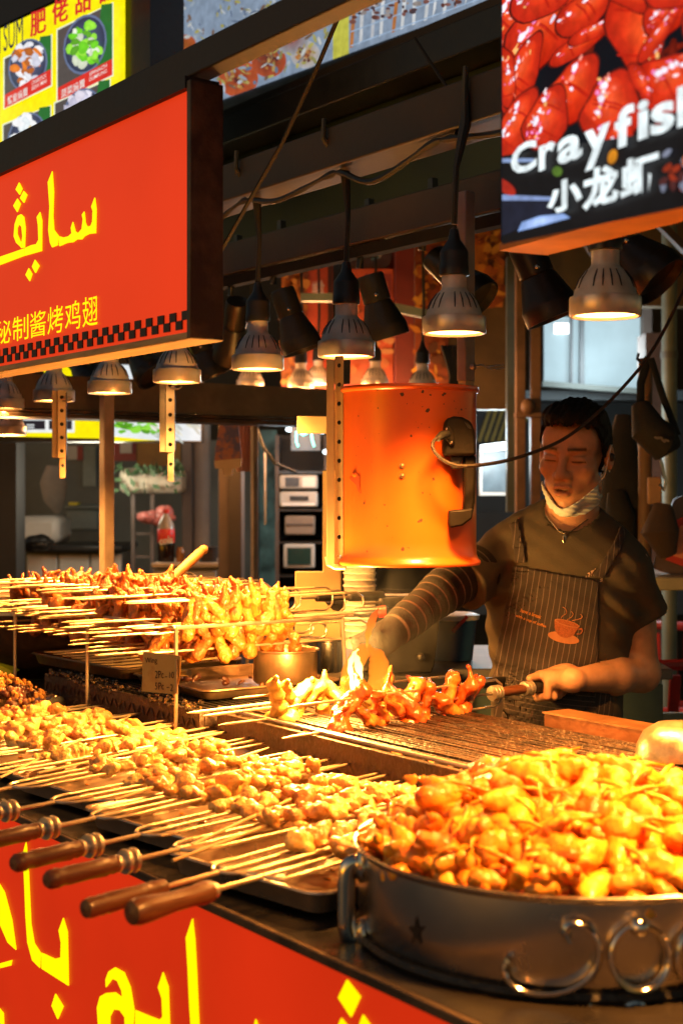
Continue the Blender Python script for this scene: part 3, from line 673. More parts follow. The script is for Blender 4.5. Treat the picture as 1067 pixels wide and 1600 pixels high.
for x in (33, 75):
    pr.flat([(x-2,630),(x+42,630),(x+42,676),(x-2,676)], (.85,.88,.85)); pr.flat([(x+2,630),(x+38,630),(x+38,671),(x+2,671)], (.01,.012,.02))
    pr.flat([(x+2,655),(x+38,655),(x+38,657),(x+2,657)], (.7,.75,.75))
    for k in (0,1): pr.flat([(x+9,663+k*4),(x+21,663+k*4),(x+21,665+k*4),(x+9,665+k*4)], (.7,.75,.75))
pr.flat([(178,684),(250,688),(178,690)], (1,.85,0)); pr.done('sign_print', ys, 1.05, 'strip sign print', .1, 20)
def wallpart(name, x0, y0, x1, y1, d, t, m, lab, cat='wall'):
    o = bgthing(name, lab, cat, (x0+x1)/2, y1, d); bx(o, 'panel', x0, y0, x1, y1, d, t, m); return o
greym = mat('dim grey green panel', (.11,.125,.115), .55, 0, .3, 2); 
wallpart('partition_wall', -120, 690, 26, 1500, 7.2, .2, darkwall, 'black partition at the left edge of the shop')
wallpart('shop_wall', 26, 688, 460, 1500, 9.6, .2, greym, 'dim grey back wall of the shop behind the rack')
o = bgthing('wall_poster', 'small red and yellow notice on the shop wall', 'poster', 128, 718, 9.5); bx(o, 'paper', 105, 697, 121, 718, 9.55, .02, greyplas); bx(o, 'strip', 121, 697, 130, 719, 9.55, .02, mat('dull red print', (.25,.04,.03), .6)); bx(o, 'strip', 130, 697, 150, 760, 9.56, .02, mat('grey green poster', (.2,.24,.22), .6))
o = bgthing('apron_hanging', 'pale apron hanging on the dark shop wall', 'apron', 86, 800, 8.4)
part('cloth', MB().tube([D(86,728,8.4),D(84,755,8.4),D(86,780,8.38),D(92,802,8.4)], [.05,.085,.07,.02], 12, flat=.35), mat('faded cloth', (.2,.17,.14), .9, 0, .2, 8), o, w=True)
o = bgthing('storage_bin', 'grey green plastic bin on the shop bench', 'bin', 130, 830, 8.6); bx(o, 'bin_body', 103, 795, 156, 830, 8.6, .3, mat('grey green plastic', (.12,.14,.13), .5), .02); bx(o, 'lid', 101, 788, 158, 796, 8.59, .32, mat('grey green plastic', ()), .01); bx(o, 'sticker', 108, 785, 122, 789, 8.55, .1, mat('yellow plastic', (.6,.5,.02), .5))
o = bgthing('appliance', 'big off white kitchen appliance with rounded corners', 'appliance', 60, 852, 8.0); bx(o, 'body', 25, 806, 93, 850, 8.0, .4, greyplas, .04); bx(o, 'foot', 30, 850, 88, 853, 8.02, .3, blackm)
o = bgthing('work_bench', 'white cabinet bench with black top in the shop', 'bench', 110, 930, 8.0); bx(o, 'bench_top', 26, 852, 192, 862, 7.9, .6, blackm, .01)
for k in range(3): bx(o, 'cabinet_door', 42+k*50, 866, 90+k*50, 960, 7.98, .03, greyplas, .01)
bx(o, 'cabinet_body', 26, 863, 192, 980, 8.02, .5, greym)
random.seed(3)
mb = MB()
for k in range(9): mb.ball(D(58+random.uniform(-14,20), 850+random.uniform(-6,1), 7.85), (random.uniform(.03,.06), .05, random.uniform(.02,.04)), 8, 6)
solo('dark_bundle', mb, blackm, 'dark lumpy bag lying on the shop bench', 'bag')
o = bgthing('planter_box', 'cream planter box with trailing vines on a tall stand', 'planter', 240, 772, 7.6); bx(o, 'box', 186, 731, 283, 771, 7.6, .3, mat('cream plastic', (.4,.36,.27), .6), .03)
mb = MB()
for k in range(70):
    p = D(random.uniform(180,290), random.uniform(724,742) if random.random() < .7 else random.uniform(740,770), 7.57); a_ = random.uniform(0,6.3); u = Vector((cos(a_)*.03, .01, sin(a_)*.03)); v = Vector((-sin(a_)*.012, .01, cos(a_)*.012)); mb.add([p-u, p+v, p+u, p-v], [(0,1,2,3)])
q = part('vine_leaves', mb, mat('dull leaf', (.05,.1,.04), .6), o, w=True); q['kind'] = 'stuff'
for x in (208, 238): bx(o, 'leg', x-3, 772, x+3, 900, 7.6, .03, brownwall)
for y in (800, 832, 868): bx(o, 'rung', 211, y, 235, y+4, 7.61, .02, brownwall)
o = bgthing('yellow_panel', 'dim orange poster above the planter', 'poster', 255, 728, 9.0); bx(o, 'sheet', 214, 690, 282, 728, 9.0, .03, mat('dim orange print', (.3,.14,.02), .6, 0, .4, 4)); bx(o, 'margin', 178, 688, 213, 720, 9.0, .03, mat('dull red print', ()))
bx(o, 'label', 188, 690, 206, 708, 8.97, .02, greyplas)
o = bgthing('pink_bag', 'crumpled pink plastic bag on the stand', 'bag', 243, 822, 7.5); mb = MB()
for k in range(10): mb.ball(D(243+random.uniform(-20,22), 808+random.uniform(-10,10), 7.5), (random.uniform(.03,.06), .04, random.uniform(.02,.045)), 8, 6)
part('bag', mb, mat('pink plastic', (.4,.12,.1), .4, 0, .4, 9), o, w=True)
t = bgthing('cola_bottle', 'large cola bottle with red label and cap', 'bottle', 260, 880, 7.0); p = D(260, 880, 7.0)
pr_ = [(.001,0),(.038,.002),(.042,.02),(.040,.06),(.042,.09),(.040,.10)]
part('cola', MB().lathe(pr_+[(.001,.105)], 20, p), mat('dark cola', (.012,.005,.003), .1), t, w=True)
part('label', MB().lathe([(.041,.1),(.0425,.102),(.0425,.165),(.041,.167)], 20, p), mat('red label', (.6,.03,.02), .35), t, w=True)
part('neck', MB().lathe([(.041,.167),(.038,.19),(.02,.225),(.013,.235),(.013,.245)], 20, p), mat('clear plastic', (.35,.32,.28), .12), t, w=True)
part('cap', MB().lathe([(.016,.243),(.016,.262),(.001,.264)], 16, p), mat('red label', ()), t, w=True)
pl4 = cplane(6.95); mb = MB(); pl4.text(mb, 'cola', (249,852), (271,848), (249,840), .001, .03); part('lettering', mb, whiteplas, t, w=True)
t = bgthing('jar', 'small amber jar beside the cola bottle', 'jar', 282, 880, 7.0); part('glass', MB().lathe([(.001,0),(.02,.001),(.021,.06),(.016,.068),(.016,.08),(.001,.081)], 16, D(282,880,7.0)), mat('amber glass', (.25,.09,.01), .2), t, w=True)
t = bgthing('bowl_stack', 'stack of brown bowls on the shop table', 'bowls', 326, 884, 7.0); p = D(326,884,7.0)
for k in range(5): part('bowl', MB().lathe([(.02,0),(.045,.02),(.05,.028),(.046,.028),(.02,.006)], 20, p+Vector((0,0,.016*k))), brownwall, t, w=True)
o = bgthing('shop_table', 'cream topped table holding the cola bottle', 'table', 285, 960, 7.0); bx(o, 'table_top', 236, 880, 345, 888, 6.85, .5, mat('cream laminate', (.4,.33,.24), .5), .008); bx(o, 'front', 240, 889, 342, 935, 6.9, .4, mat('cream laminate', ())); bx(o, 'drawer', 244, 893, 338, 910, 6.88, .03, greyplas, .004)
t = bgthing('round_pillar', 'round grey pillar beside the shop table', 'pillar', 314, 1000, 8.2); p = D(314, 1100, 8.2); part('shaft', MB().lathe([(.055,0),(.055,1.7)], 24, p), mat('grey plaster', (.26,.23,.2), .7, 0, .15, 4), t, w=True)
for x0, x1, d, lab in ((284,300,8.0,'dark post behind the cola bottle'),(341,377,6.6,'wide brown pillar below the hanging towels')):
    o = bgthing('pillar', lab, 'pillar', (x0+x1)/2, 1200, d); bx(o, 'shaft', x0, 660, x1, 1300, d, .25, brownwall, .006)
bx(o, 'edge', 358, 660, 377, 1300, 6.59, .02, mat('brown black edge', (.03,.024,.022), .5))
o = bgthing('hanging_towel', 'patterned towel hanging folded under the hood', 'towel', 352, 742, 5.6)
mb = MB().prism([D(x, y, 5.6) for x, y in [(344,662),(372,662),(378,718),(362,722),(360,742),(349,742),(347,726),(335,728),(337,700)]], FW*.03); part('cloth', mb, mat('patterned cloth', (.35,.16,.13), .85, 0, .8, 22, col2=(.1,.1,.22), thr=(.45,.55)), o, w=True)
mb = MB().prism([D(x, y, 5.58) for x, y in [(335,720),(378,716),(376,730),(364,732),(362,743),(350,743),(348,732),(336,732)]], FW*.03); part('lining', mb, mat('cream cloth', (.55,.42,.28), .9), o, w=True)
o = bgthing('hanging_towel', 'pinkish plain towel hanging beside the patterned one', 'towel', 384, 735, 5.7); mb = MB()
for k in range(4): mb.tube([D(376+k*6, 658, 5.7), D(375+k*6, 700, 5.68), D(374+k*6, 736, 5.7)], [.008,.011,.012], 8)
part('cloth', mb, mat('pink cloth', (.45,.26,.18), .9), o, w=True)
# glass door and shelf
o = bgthing('glass_door', 'tall glass door with greenish light behind it', 'door', 418, 930, 8.6); bx(o, 'pane', 404, 672, 432, 930, 8.6, .03, glow('dim green glow', (.035,.06,.05), 1, noise_amt=.9, nscale=9)); bx(o, 'frame', 398, 668, 405, 930, 8.55, .05, darkwall); bx(o, 'handle', 413, 700, 416, 820, 8.5, .03, steel)
sh = bgthing('shelf_unit', 'dark shelf unit full of small appliances', 'shelf', 470, 930, 7.4); bx(sh, 'back', 430, 680, 512, 940, 7.75, .05, darkwall)
for x in (430, 506): bx(sh, 'side', x, 680, x+6, 940, 7.4, .4, brownwall)
for y in (736, 795, 846, 898): bx(sh, 'board', 436, y, 506, y+4, 7.4, .35, blackm)
for x0, y0, x1, y1, nm, lab in ((437,742,496,764,'microwave','pale microwave on the top shelf'),(437,768,496,792,'radio','pale radio under the microwave'),(445,806,492,836,'carton','brown carton on the middle shelf'),(443,850,492,888,'television','small pale television on the lower shelf')):
    o = bgthing(nm, lab, nm, (x0+x1)/2, y1, 7.38); bx(o, 'case', x0, y0, x1, y1, 7.38, .2, greyplas if nm != 'carton' else mat('dim carton', (.2,.15,.11), .8), .01)
    if nm == 'microwave': bx(o, 'window', x0+9, y0+4, x0+30, y1-4, 7.37, .008, black); bx(o, 'panel', x1-24, y0+3, x1-4, y1-3, 7.372, .006, whiteplas)
    if nm == 'radio': bx(o, 'slot', x0+16, y0+7, x1-14, y0+14, 7.37, .008, black); bx(o, 'panel', x0+4, y1-6, x1-4, y1-2, 7.372, .006, whiteplas)
    if nm == 'television': bx(o, 'screen', x0+6, y0+6, x1-6, y1-6, 7.37, .008, mat('dark green glass', (.012,.04,.035), .15))
    if nm == 'carton': bx(o, 'tape', x0+2, y0+12, x1-2, y0+15, 7.372, .006, brownwall)
o = bgthing('neon_sign', 'small cyan neon squiggle glowing above the shelf', 'neon sign', 476, 698, 7.0); P_ = [(463,674),(463,690),(466,698)]; mb = MB().tube([D(x, y, 7.0) for x, y in P_], .005, 6).tube([D(x, y, 7.0) for x, y in [(486,672),(488,688),(491,698)]], .005, 6).tube([D(x, y, 7.0) for x, y in [(468,676),(474,680),(481,676)]], .005, 6); part('tube', mb, glow('cyan neon', (.25,1,.8), 3), o, w=True)
part('dark_backing', MB().bb(455, 668, 500, 704, 7.03, .03), blackm, o, w=True)
for x, y, r in ((453,671,7),(504,674,5),(509,706,5)):
    o = bgthing('ceiling_light', f'white light spot above the shelf unit at {"left" if x < 470 else "right, upper" if y < 690 else "right, lower"}', 'light', x, y, 7.2); part('diffuser', MB().ball(D(x, y, 7.2), (r/FOC*7.2, r/FOC*7.2, .012), 10, 8), glow('cool white light', (.8,.95,1), 4), o, w=True); part('base', MB().ball(D(x, y-2, 7.25), .012), black, o, w=True)
solo('grey_hose', MB().tube([D(402,672,6.2),D(412,700,6.1),D(430,724,6.1),D(462,738,6.2)], .007, 6), mat('grey hose', (.04,.045,.04), .7), 'thin grey hose drooping in front of the shelf unit', 'hose')

# --- centre: poster wall
o = bgthing('poster_wall', 'orange red poster wall behind the spotlights', 'wall', 560, 640, 7.0)
bx(o, 'panel', 440, 300, 700, 645, 7.05, .1, mat('dim red panel', (.24,.028,.01), .6, 0, .25, 2))
pr = Print(cplane(7.05), .004, .0008); 
def glowless(pr, name, parent): return part(name, pr.mb, mat('printed poster', (.9,.9,.9), .5, 0, .3, 14, attr=True), parent, w=True, ang=180, cols=pr.c, recalc=False)
random.seed(21)
pr.flat([(440,370),(478,370),(478,600),(440,600)], (.35,.1,.015)); pr.flat([(480,372),(512,372),(512,600),(480,600)], (.45,.06,.02)); pr.flat([(512,300),(520,300),(520,600),(512,600)], (.05,.012,.01))
for k in range(60): pr.ell(random.uniform(440,478), random.uniform(400,600), random.uniform(4,12), random.uniform(3,7), random.uniform(0,3), random.choice([(.4,.14,.02),(.22,.05,.01),(.5,.2,.03),(.12,.03,.01)]), None, 9, 2)
pr.ell(568,390,46,48,0,(.035,.018,.02)); 
for k in range(5): pr.ell(588+random.uniform(-8,8), 395-k*9, 5, 9, .3, (.4,.36,.28))
pr.flat([(553,398),(562,395),(562,402),(553,405)], (.5,.12,.1)); pr.flat([(565,396),(580,391),(580,397),(565,402)], (.16,.2,.04)); pr.flat([(580,403),(592,400),(592,404),(580,407)], (.05,.15,.16))
pr.flat([(536,420),(614,420),(614,600),(536,600)], (.42,.07,.02)); pr.flat([(570,428),(612,428),(612,470),(570,470)], (.2,.03,.02)); pr.flat([(574,440),(606,440),(606,466),(574,466)], (.3,.09,.04))
for k in range(18): pr.ell(random.uniform(540,610), random.uniform(480,600), random.uniform(5,13), random.uniform(4,8), 0, random.choice([(.4,.12,.03),(.25,.05,.02),(.45,.2,.06),(.1,.02,.01)]), None, 9, 2)
pr.text('美食', (487,470), (507,466), (487,440), (.55,.4,.3), .02)
glowless(pr, 'poster_print', o)
o = bgthing('red_column', 'dark red column right of the posters', 'column', 632, 640, 6.8); bx(o, 'shaft', 618, 300, 648, 700, 6.8, .25, mat('dim dark red', (.13,.014,.008), .6))
o = bgthing('food_poster', 'orange food photo banner behind the steel post', 'banner', 730, 480, 6.6); bx(o, 'board', 648, 290, 795, 640, 6.66, .06, mat('dim brown board', (.07,.045,.02), .7, 0, .4, 5))
pr = Print(cplane(6.66), .004, .0008); pr.flat([(648,330),(700,330),(700,610),(648,610)], (.2,.04,.012)); pr.flat([(735,330),(790,330),(785,480),(735,478)], (.4,.15,.02))
for k in range(110):
    x = random.choice([random.uniform(648,700), random.uniform(738,786)]); pr.ell(x, random.uniform(340,475 if x > 720 else 600), random.uniform(4,13), random.uniform(3,8), random.uniform(0,3), random.choice([(.5,.2,.02),(.35,.1,.015),(.2,.05,.01),(.55,.28,.04),(.1,.03,.01)]), None, 9, 2)
glowless(pr, 'photo_print', o)
o = bgthing('light_rail', 'pale green metal rail crossing behind the spotlights', 'rail', 640, 490, 6.0); bx(o, 'bar', 470, 458, 520, 470, 6.0, .05, mat('pale green metal', (.3,.36,.3), .4, .3)); part('arm', MB().bar(D(600,478,6.0), D(680,494,6.0), .05, .035), mat('pale green metal', ()), o, w=True)
mb = MB()
for k in range(7): mb.tube([D(690+k*5, 540, 5.6), D(700+k*3-random.uniform(0,8), 570, 5.58), D(704+k*2, 590, 5.6), D(700+k*5, 612, 5.6)], .006, 6)
solo('cable_bundle', mb, rubber, 'tangle of dark cables hanging above the drum rim', 'cable')

# --- right: workshop behind the man
o = bgthing('awning', 'dim mustard awning behind the big spotlights', 'awning', 960, 480, 6.5); bx(o, 'panel', 800, 300, 1200, 478, 6.9, .1, mat('mustard tarp', (.16,.095,.02), .7, 0, .35, 2))
for x0, y0, x1, y1 in ((905,362,930,400),(1025,345,1090,410)): part('strut', MB().bar(D(x0,y0,6.0), D(x1,y1,6.0), .05, .03), brownwall, o, w=True)
o = bgthing('window', 'bright frosted window glowing white behind the lamp', 'window', 928, 612, 8.0)
part('pane', MB().prism([D(850,495,8.0), D(1008,495,8.0), D(996,608,8.0), D(850,597,8.0)], FW*.03), glow('frosted lit glass', (.5,.66,.72), .7, noise_amt=.35, nscale=2.5), o, w=True)
for x in (893, 909): bx(o, 'mullion', x-2 if x < 900 else x-3.5, 495, x+2 if x < 900 else x+3.5, 606, 7.95, .04, mat('grey mullion', (.1,.11,.12), .5))
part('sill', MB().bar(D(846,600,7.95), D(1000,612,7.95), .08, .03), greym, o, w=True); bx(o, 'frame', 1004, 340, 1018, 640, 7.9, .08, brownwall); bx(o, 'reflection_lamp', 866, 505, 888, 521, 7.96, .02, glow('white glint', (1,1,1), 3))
o = bgthing('tube_light', 'white fluorescent tube glowing over a framed glass case', 'light', 776, 700, 7.2)
part('tube', MB().tube([D(751,701,7.2), D(801,695,7.2)], .018, 8), glow('cool tube', (.85,.97,1), 6), o, w=True)
bx(o, 'glass', 752, 704, 797, 768, 7.35, .03, mat('blue grey glass', (.09,.12,.14), .25, 0, .5, 4)); 
for x in (749, 794): bx(o, 'frame_side', x, 702, x+4, 772, 7.3, .05, greyplas)
bx(o, 'frame_bottom', 749, 769, 798, 774, 7.3, .05, greyplas)
o = bgthing('dark_stall', 'dark stall interior with yellow striped shutter behind the man', 'stall', 780, 800, 8.4); bx(o, 'panel', 700, 612, 1200, 900, 8.6, .1, mat('dark teal panel', (.014,.02,.022), .7)); bx(o, 'counter', 735, 800, 1100, 960, 8.2, .3, mat('dark teal panel', ()))
bx(o, 'lintel', 742, 610, 1100, 625, 8.0, .3, mat('dark grey blue', (.04,.05,.055), .6))
for k in range(7): part('stripe', MB().bar(D(748+k*10, 690, 8.5), D(765+k*10, 640, 8.5), .02, .02), mat('dim yellow stripe', (.18,.14,.01), .6), o, w=True)
for k in range(8): bx(o, 'slat', 944+k*7, 700, 948+k*7, 760, 8.45, .02, mat('dim yellow stripe', ()) if k % 3 else mat('dim green stripe', (.03,.14,.08), .6))
o = bgthing('market_post', 'rusty double post left of the man with a bolted knuckle', 'post', 828, 900, 6.2)
for x0, x1 in ((806,821),(829,845)): bx(o, 'upright', x0, 350, x1, 1000, 6.2, .06, mat('rusty brown steel', (.15,.09,.055), .6, .2, .4, 8, .15, 40), .004)
bx(o, 'crosspiece', 805, 644, 846, 652, 6.17, .06, mat('rusty brown steel', ()), .003); part('knuckle', MB().ball(D(824,635,6.17), (.03,.03,.035), 10, 8), mat('rusty brown steel', ()), o, w=True)
bx(o, 'light_gap', 804.5, 440, 806, 600, 6.25, .02, glow('pale gap light', (.5,.62,.62), 1.2)); bx(o, 'strip', 792, 400, 804, 800, 6.3, .06, mat('dark teal strip', (.05,.07,.065), .5))
o = bgthing('drain_pipe', 'pale green upright pipe at the right edge', 'pipe', 1045, 800, 6.6); part('pipe', MB().tube([D(1045,330,6.6), D(1045,1150,6.6)], .035, 14), mat('pale green pipe', (.16,.2,.16), .5), o, w=True); part('clip', MB().lathe([(.04,0),(.04,.03)], 14, D(1045,560,6.6)), greym, o, w=True)
o = bgthing('brick_pier', 'dim brown pier behind the hanging bags', 'pier', 1020, 800, 7.2); bx(o, 'shaft', 1008, 520, 1036, 1000, 7.2, .2, mat('dim brown brick', (.11,.055,.035), .7, 0, .4, 10))
# hanging bags on a pole
o = bgthing('wooden_pole', 'brown pole the bags hang from, right of the man', 'pole', 1010, 1000, 4.6); part('pole', MB().tube([D(1008,560,4.6), D(1006,1000,4.6)], .022, 10), mat('dim brown wood', (.14,.075,.04), .6), o, w=True); part('hook', MB().tube([D(1000,566,4.58), D(995,560,4.55), D(997,552,4.55)], .005, 6), black, o, w=True)
clothb = mat('black cloth', (.016,.014,.013), .85, 0, .4, 14, .2, 50)
t = bgthing('sling_bag', 'black sling bag with small white print hanging from the pole', 'bag', 1025, 710, 4.5)
part('strap', MB().tube([D(1012,560,4.5), D(1000,600,4.48), D(1000,640,4.46)], .018, 8, flat=.4).tube([D(1016,560,4.5), D(1035,620,4.48), D(1058,680,4.46)], .016, 8, flat=.4), clothb, t, w=True)
part('bag_body', MB().tube([D(1000,632,4.45), D(1012,670,4.42), D(1035,690,4.42), D(1056,692,4.45)], [.03,.06,.065,.02], 14, flat=.9), clothb, t, w=True)
pr = Print(cplane(4.34), 0, .0005); 
for k in range(8): pr.ell(1024+k*2.6, 682+k*1.2+random.uniform(-2,2), 3, 2, .4, (.2,.15,.12), None, 7)
glowless(pr, 'print', t)
t = bgthing('backpack', 'dark backpack hanging low behind the man', 'bag', 985, 800, 4.8); part('body', MB().tube([D(975,650,4.8), D(970,720,4.78), D(972,790,4.75), D(985,850,4.8)], [.03,.06,.09,.05], 14), clothb, t, w=True); part('pocket', MB().tube([D(962,770,4.68), D(968,810,4.66), D(975,840,4.7)], [.03,.05,.03], 12), clothb, t, w=True)
t = bgthing('pouch', 'brown pouch with shiny clips hanging below the sling bag', 'bag', 1030, 860, 4.5); part('body', MB().tube([D(1035,790,4.5), D(1030,830,4.48), D(1042,866,4.5)], [.03,.06,.03], 12), mat('brown cloth', (.06,.035,.025), .8), t, w=True); part('clip', MB().tube([D(1032,720,4.45), D(1036,742,4.45), D(1040,752,4.45), D(1036,766,4.45), D(1030,756,4.45)], .006, 6), steel, t, w=True); part('tag', MB().bb(1012,745,1034,788,4.5,.02), mat('tan tag', (.35,.2,.11), .7), t, w=True, bev=.006)
# plastic chairs
redp = mat('red plastic', (.38,.022,.014), .4, 0, .15, 6)
def chair(px, py, d, yaw, lab, s=1):
    t = thing('plastic_chair', lab, 'chair', D(px, py, d), CAMROT+yaw, group='red plastic chairs'); z0_ = t.location.z; t.location.z = 0; 
    part('seat', MB().box((0,0,.44), (.42,.42,.03)), redp, t, bev=.01)
    for sx in (-1,1):
        for sy in (-1,1): part('leg', MB().bar((sx*.18,sy*.18,.43), (sx*.22,sy*.22,0), .045, .045), redp, t, bev=.008)
        part('arm_rest', MB().tube([(sx*.21,.2,.66),(sx*.23,0,.66),(sx*.22,-.18,.64),(sx*.2,-.18,.45)], .02, 8), redp, t)
    for k in range(5): part('slat', MB().bar((-.15+k*.075,.2,.46), (-.16+k*.08,.25,.84), .045, .014), redp, t, bev=.004)
    part('top_rail', MB().tube([(-.21,.22,.46),(-.22,.24,.78),(-.15,.26,.88),(.15,.26,.88),(.22,.24,.78),(.21,.22,.46)], .022, 8), redp, t)
    return t
chair(738, 1000, 4.9, 2.9, 'red plastic chair seen between the drum and the man')
chair(1050, 860, 7.2, 2.6, 'red plastic chair behind the table at the right edge'); chair(985, 1000, 5.6, 3.3, 'red plastic chair showing behind the man\'s arm')
tb = bgthing('side_table', 'cream topped table with pale green legs at right edge', 'table', 1060, 1100, 4.7); tb.location.z = 0
ct_ = D(1085, 905, 4.7); part('table_top', MB().box(ct_, (.55,.5,.04), CR), mat('cream table edge', (.5,.42,.24), .5), tb, w=True, bev=.006)
for dx, dy in ((-.2,-.2),(.22,-.2),(-.2,.2),(.22,.2)):
    q = ct_+RT*dx+FW*dy; part('leg', MB().bar((q.x,q.y,ct_.z-.02), (q.x,q.y,0), .045, .045), mat('pale green leg', (.3,.32,.2), .5), tb, w=True, bev=.003)
q = ct_-FW*.2; part('stretcher', MB().bar((q-RT*.2)*1.0-Vector((0,0,.42)), (q+RT*.2)-Vector((0,0,.42)), .03, .03), mat('pale green leg', ()), tb, w=True)
o = bgthing('menu_stand', 'red menu card in a tilted clear holder on the table', 'menu card', 1055, 888, 4.6)
part('card', MB().prism([D(x, y, 4.6) for x, y in [(1040,875),(1057,812),(1120,790),(1120,905)]], FW*.004), mat('red card', (.6,.05,.03), .5, 0, .2, 4), o, w=True); part('photo_print', MB().prism([D(x, y, 4.595) for x, y in [(1050,868),(1062,822),(1120,805),(1120,890)]], FW*.002), mat('pink orange print', (.7,.22,.1), .5, 0, .5, 9), o, w=True)
part('holder', MB().prism([D(x, y, 4.62) for x, y in [(1018,888),(1052,780),(1130,750),(1130,925)]], FW*.006), mat('smoky acrylic', (.16,.1,.09), .3), o, w=True)
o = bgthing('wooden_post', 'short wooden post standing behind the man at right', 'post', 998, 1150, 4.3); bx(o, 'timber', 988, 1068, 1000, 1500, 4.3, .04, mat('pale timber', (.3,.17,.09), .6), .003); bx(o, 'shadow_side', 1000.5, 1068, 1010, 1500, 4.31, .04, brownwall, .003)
# prep table behind grill
stainT = mat('scuffed steel top', (.2,.18,.16), .55, .6, .2, 8)
o = bgthing('prep_table', 'stainless prep table behind the grill with green front', 'table', 740, 1100, 4.4); c0 = D(735, 1033, 4.25)
part('table_top', MB().box(c0, (1.05,.62,.03), CR), stainT, o, w=True, bev=.004); part('front', MB().box(c0+Vector((0,0,-.16))-FW*.29, (1.0,.02,.26), CR), mat('green grey panel', (.07,.11,.1), .5), o, w=True)
for sx in (-.48,.48): part('leg', MB().bar(c0+RT*sx-FW*.25, Vector(((c0+RT*sx-FW*.25).x, (c0+RT*sx-FW*.25).y, 0)), .04, .04), dullsteel, o, w=True)
zt = c0.z+.017
t = thing('plastic_basin', 'blue plastic basin with white lining on the prep table', 'basin', PZ(705, 1030, zt)); p = PZ(704,1031,zt)
blu = mat('blue plastic', (.03,.1,.22), .4)
part('tub', MB().lathe([(.001,0),(.062,.002),(.075,.12),(.081,.122),(.08,.128),(.07,.126),(.058,.01)], 28, p), blu, t, w=True)
part('lining', MB().lathe([(.082,.118),(.084,.13),(.07,.135),(.02,.12)], 20, p), whiteplas, t, w=True); part('tongs', MB().tube([p+RT*.04+Vector((0,0,.13))-FW*.07, p+RT*.0+Vector((0,0,.09))-FW*.09], .006, 6), redp, t, w=True)

# light of the lamps and window seen behind, plus an added shop fill
def back_light(p, w, col, r=.15):
    ld = bpy.data.lights.new('back_glow', 'POINT'); ld.energy = w; ld.color = col; ld.shadow_soft_size = r; lo = bpy.data.objects.new('back_glow', ld); COL.objects.link(lo); lo.location = p
back_light(D(776,690,6.9), 30, (.8,.95,1)); back_light(D(460,690,6.7), 10, (.8,.95,1)); back_light(D(940,560,7.6), 16, (.8,.95,1)); back_light(D(150,740,7.3), 11, (1,.92,.7))  # last one is an added fill for the left shop, without a lamp
# ================================================================ grills
def grill_box(t, x0, x1, y0, y1, z0_, z1_, m, th=.012):
    part('front_panel', MB().box2((x0, y0, z0_), (x1, y0+th, z1_)), m, t, w=True, bev=.002)
    part('back_panel', MB().box2((x0, y1-th, z0_), (x1, y1, z1_)), m, t, w=True, bev=.002)
    for a_ in (x0, x1-th): part('side_panel', MB().box2((a_, y0+th+.001, z0_), (a_+th, y1-th-.001, z1_)), m, t, w=True, bev=.002)
    part('ash_tray', MB().box2((x0+th+.001, y0+th+.001, z0_+.004), (x1-th-.001, y1-th-.001, z0_+.016)), cast, t, w=True)
GZ = 1.06
g1 = thing('charcoal_grill', 'charcoal grill with long iron bars where the man is cooking', 'grill', (-2.2, 1.77, CT))
grime2 = mat('soot stained grill steel', (.035,.022,.016), .5, .4, .4, 9, .6, 70, col2=(.12,.062,.036), thr=(.38,.75), rvar=.15)
GX0, GX1, GY0, GY1 = -2.605, -1.56, 1.545, 1.975
grill_box(g1, GX0, GX1, GY0, GY1, CT+.002, GZ, grime2)
random.seed(2)
for k in range(27):
    y = GY0+.03+k*.0145; zz = GZ+.003+random.uniform(-.0015,.0015)
    part('grill_bar', MB().tube([(GX0+.004,y,zz), ((GX0+GX1)/2, y+random.uniform(-.002,.002), zz-.001), (GX1-.004,y,zz)], .0036, 6), mat('greasy iron bar', (.075,.045,.028), .38, .6, .5, 22, .5, 120, col2=(.018,.012,.009), thr=(.4,.62)), g1, w=True)
for k in range(5): part('cross_bar', MB().tube([(GX0+.1+k*.21,GY0+.01,GZ-.006),(GX0+.1+k*.21,GY1-.01,GZ-.006)], .004, 6), cast, g1, w=True)
part('front_rod', MB().tube([(GX0-.02,GY0+.016,GZ+.006),(GX1,GY0+.016,GZ+.004)], .0045, 8), mat('warm bare steel', (.5,.42,.33), .35, .9), g1, w=True)
mb = MB()
for k in range(230): mb.ball((random.uniform(GX0+.03,GX1-.03), random.uniform(GY0+.03,GY1-.03), CT+.05+random.uniform(-.015,.025)), (random.uniform(.012,.026), random.uniform(.012,.024), random.uniform(.01,.02)), 7, 5, Matrix.Rotation(random.uniform(0,3), 3, (random.random(), random.random(), 1)))
o = solo('charcoal', mb, coalm, 'bed of grey black charcoal under the grill bars', 'charcoal', kind='stuff')
mb = MB()
for k in range(34): mb.ball((random.uniform(GX0+.1,GX1-.3), random.uniform(GY0+.12,GY1-.06), CT+.066+random.uniform(-.01,.012)), random.uniform(.01,.018), 7, 5)
solo('glowing_embers', mb, glow('ember', (1,.16,.015), 7, noise_amt=.9, nscale=60), 'orange glowing embers among the charcoal', 'embers', kind='stuff')

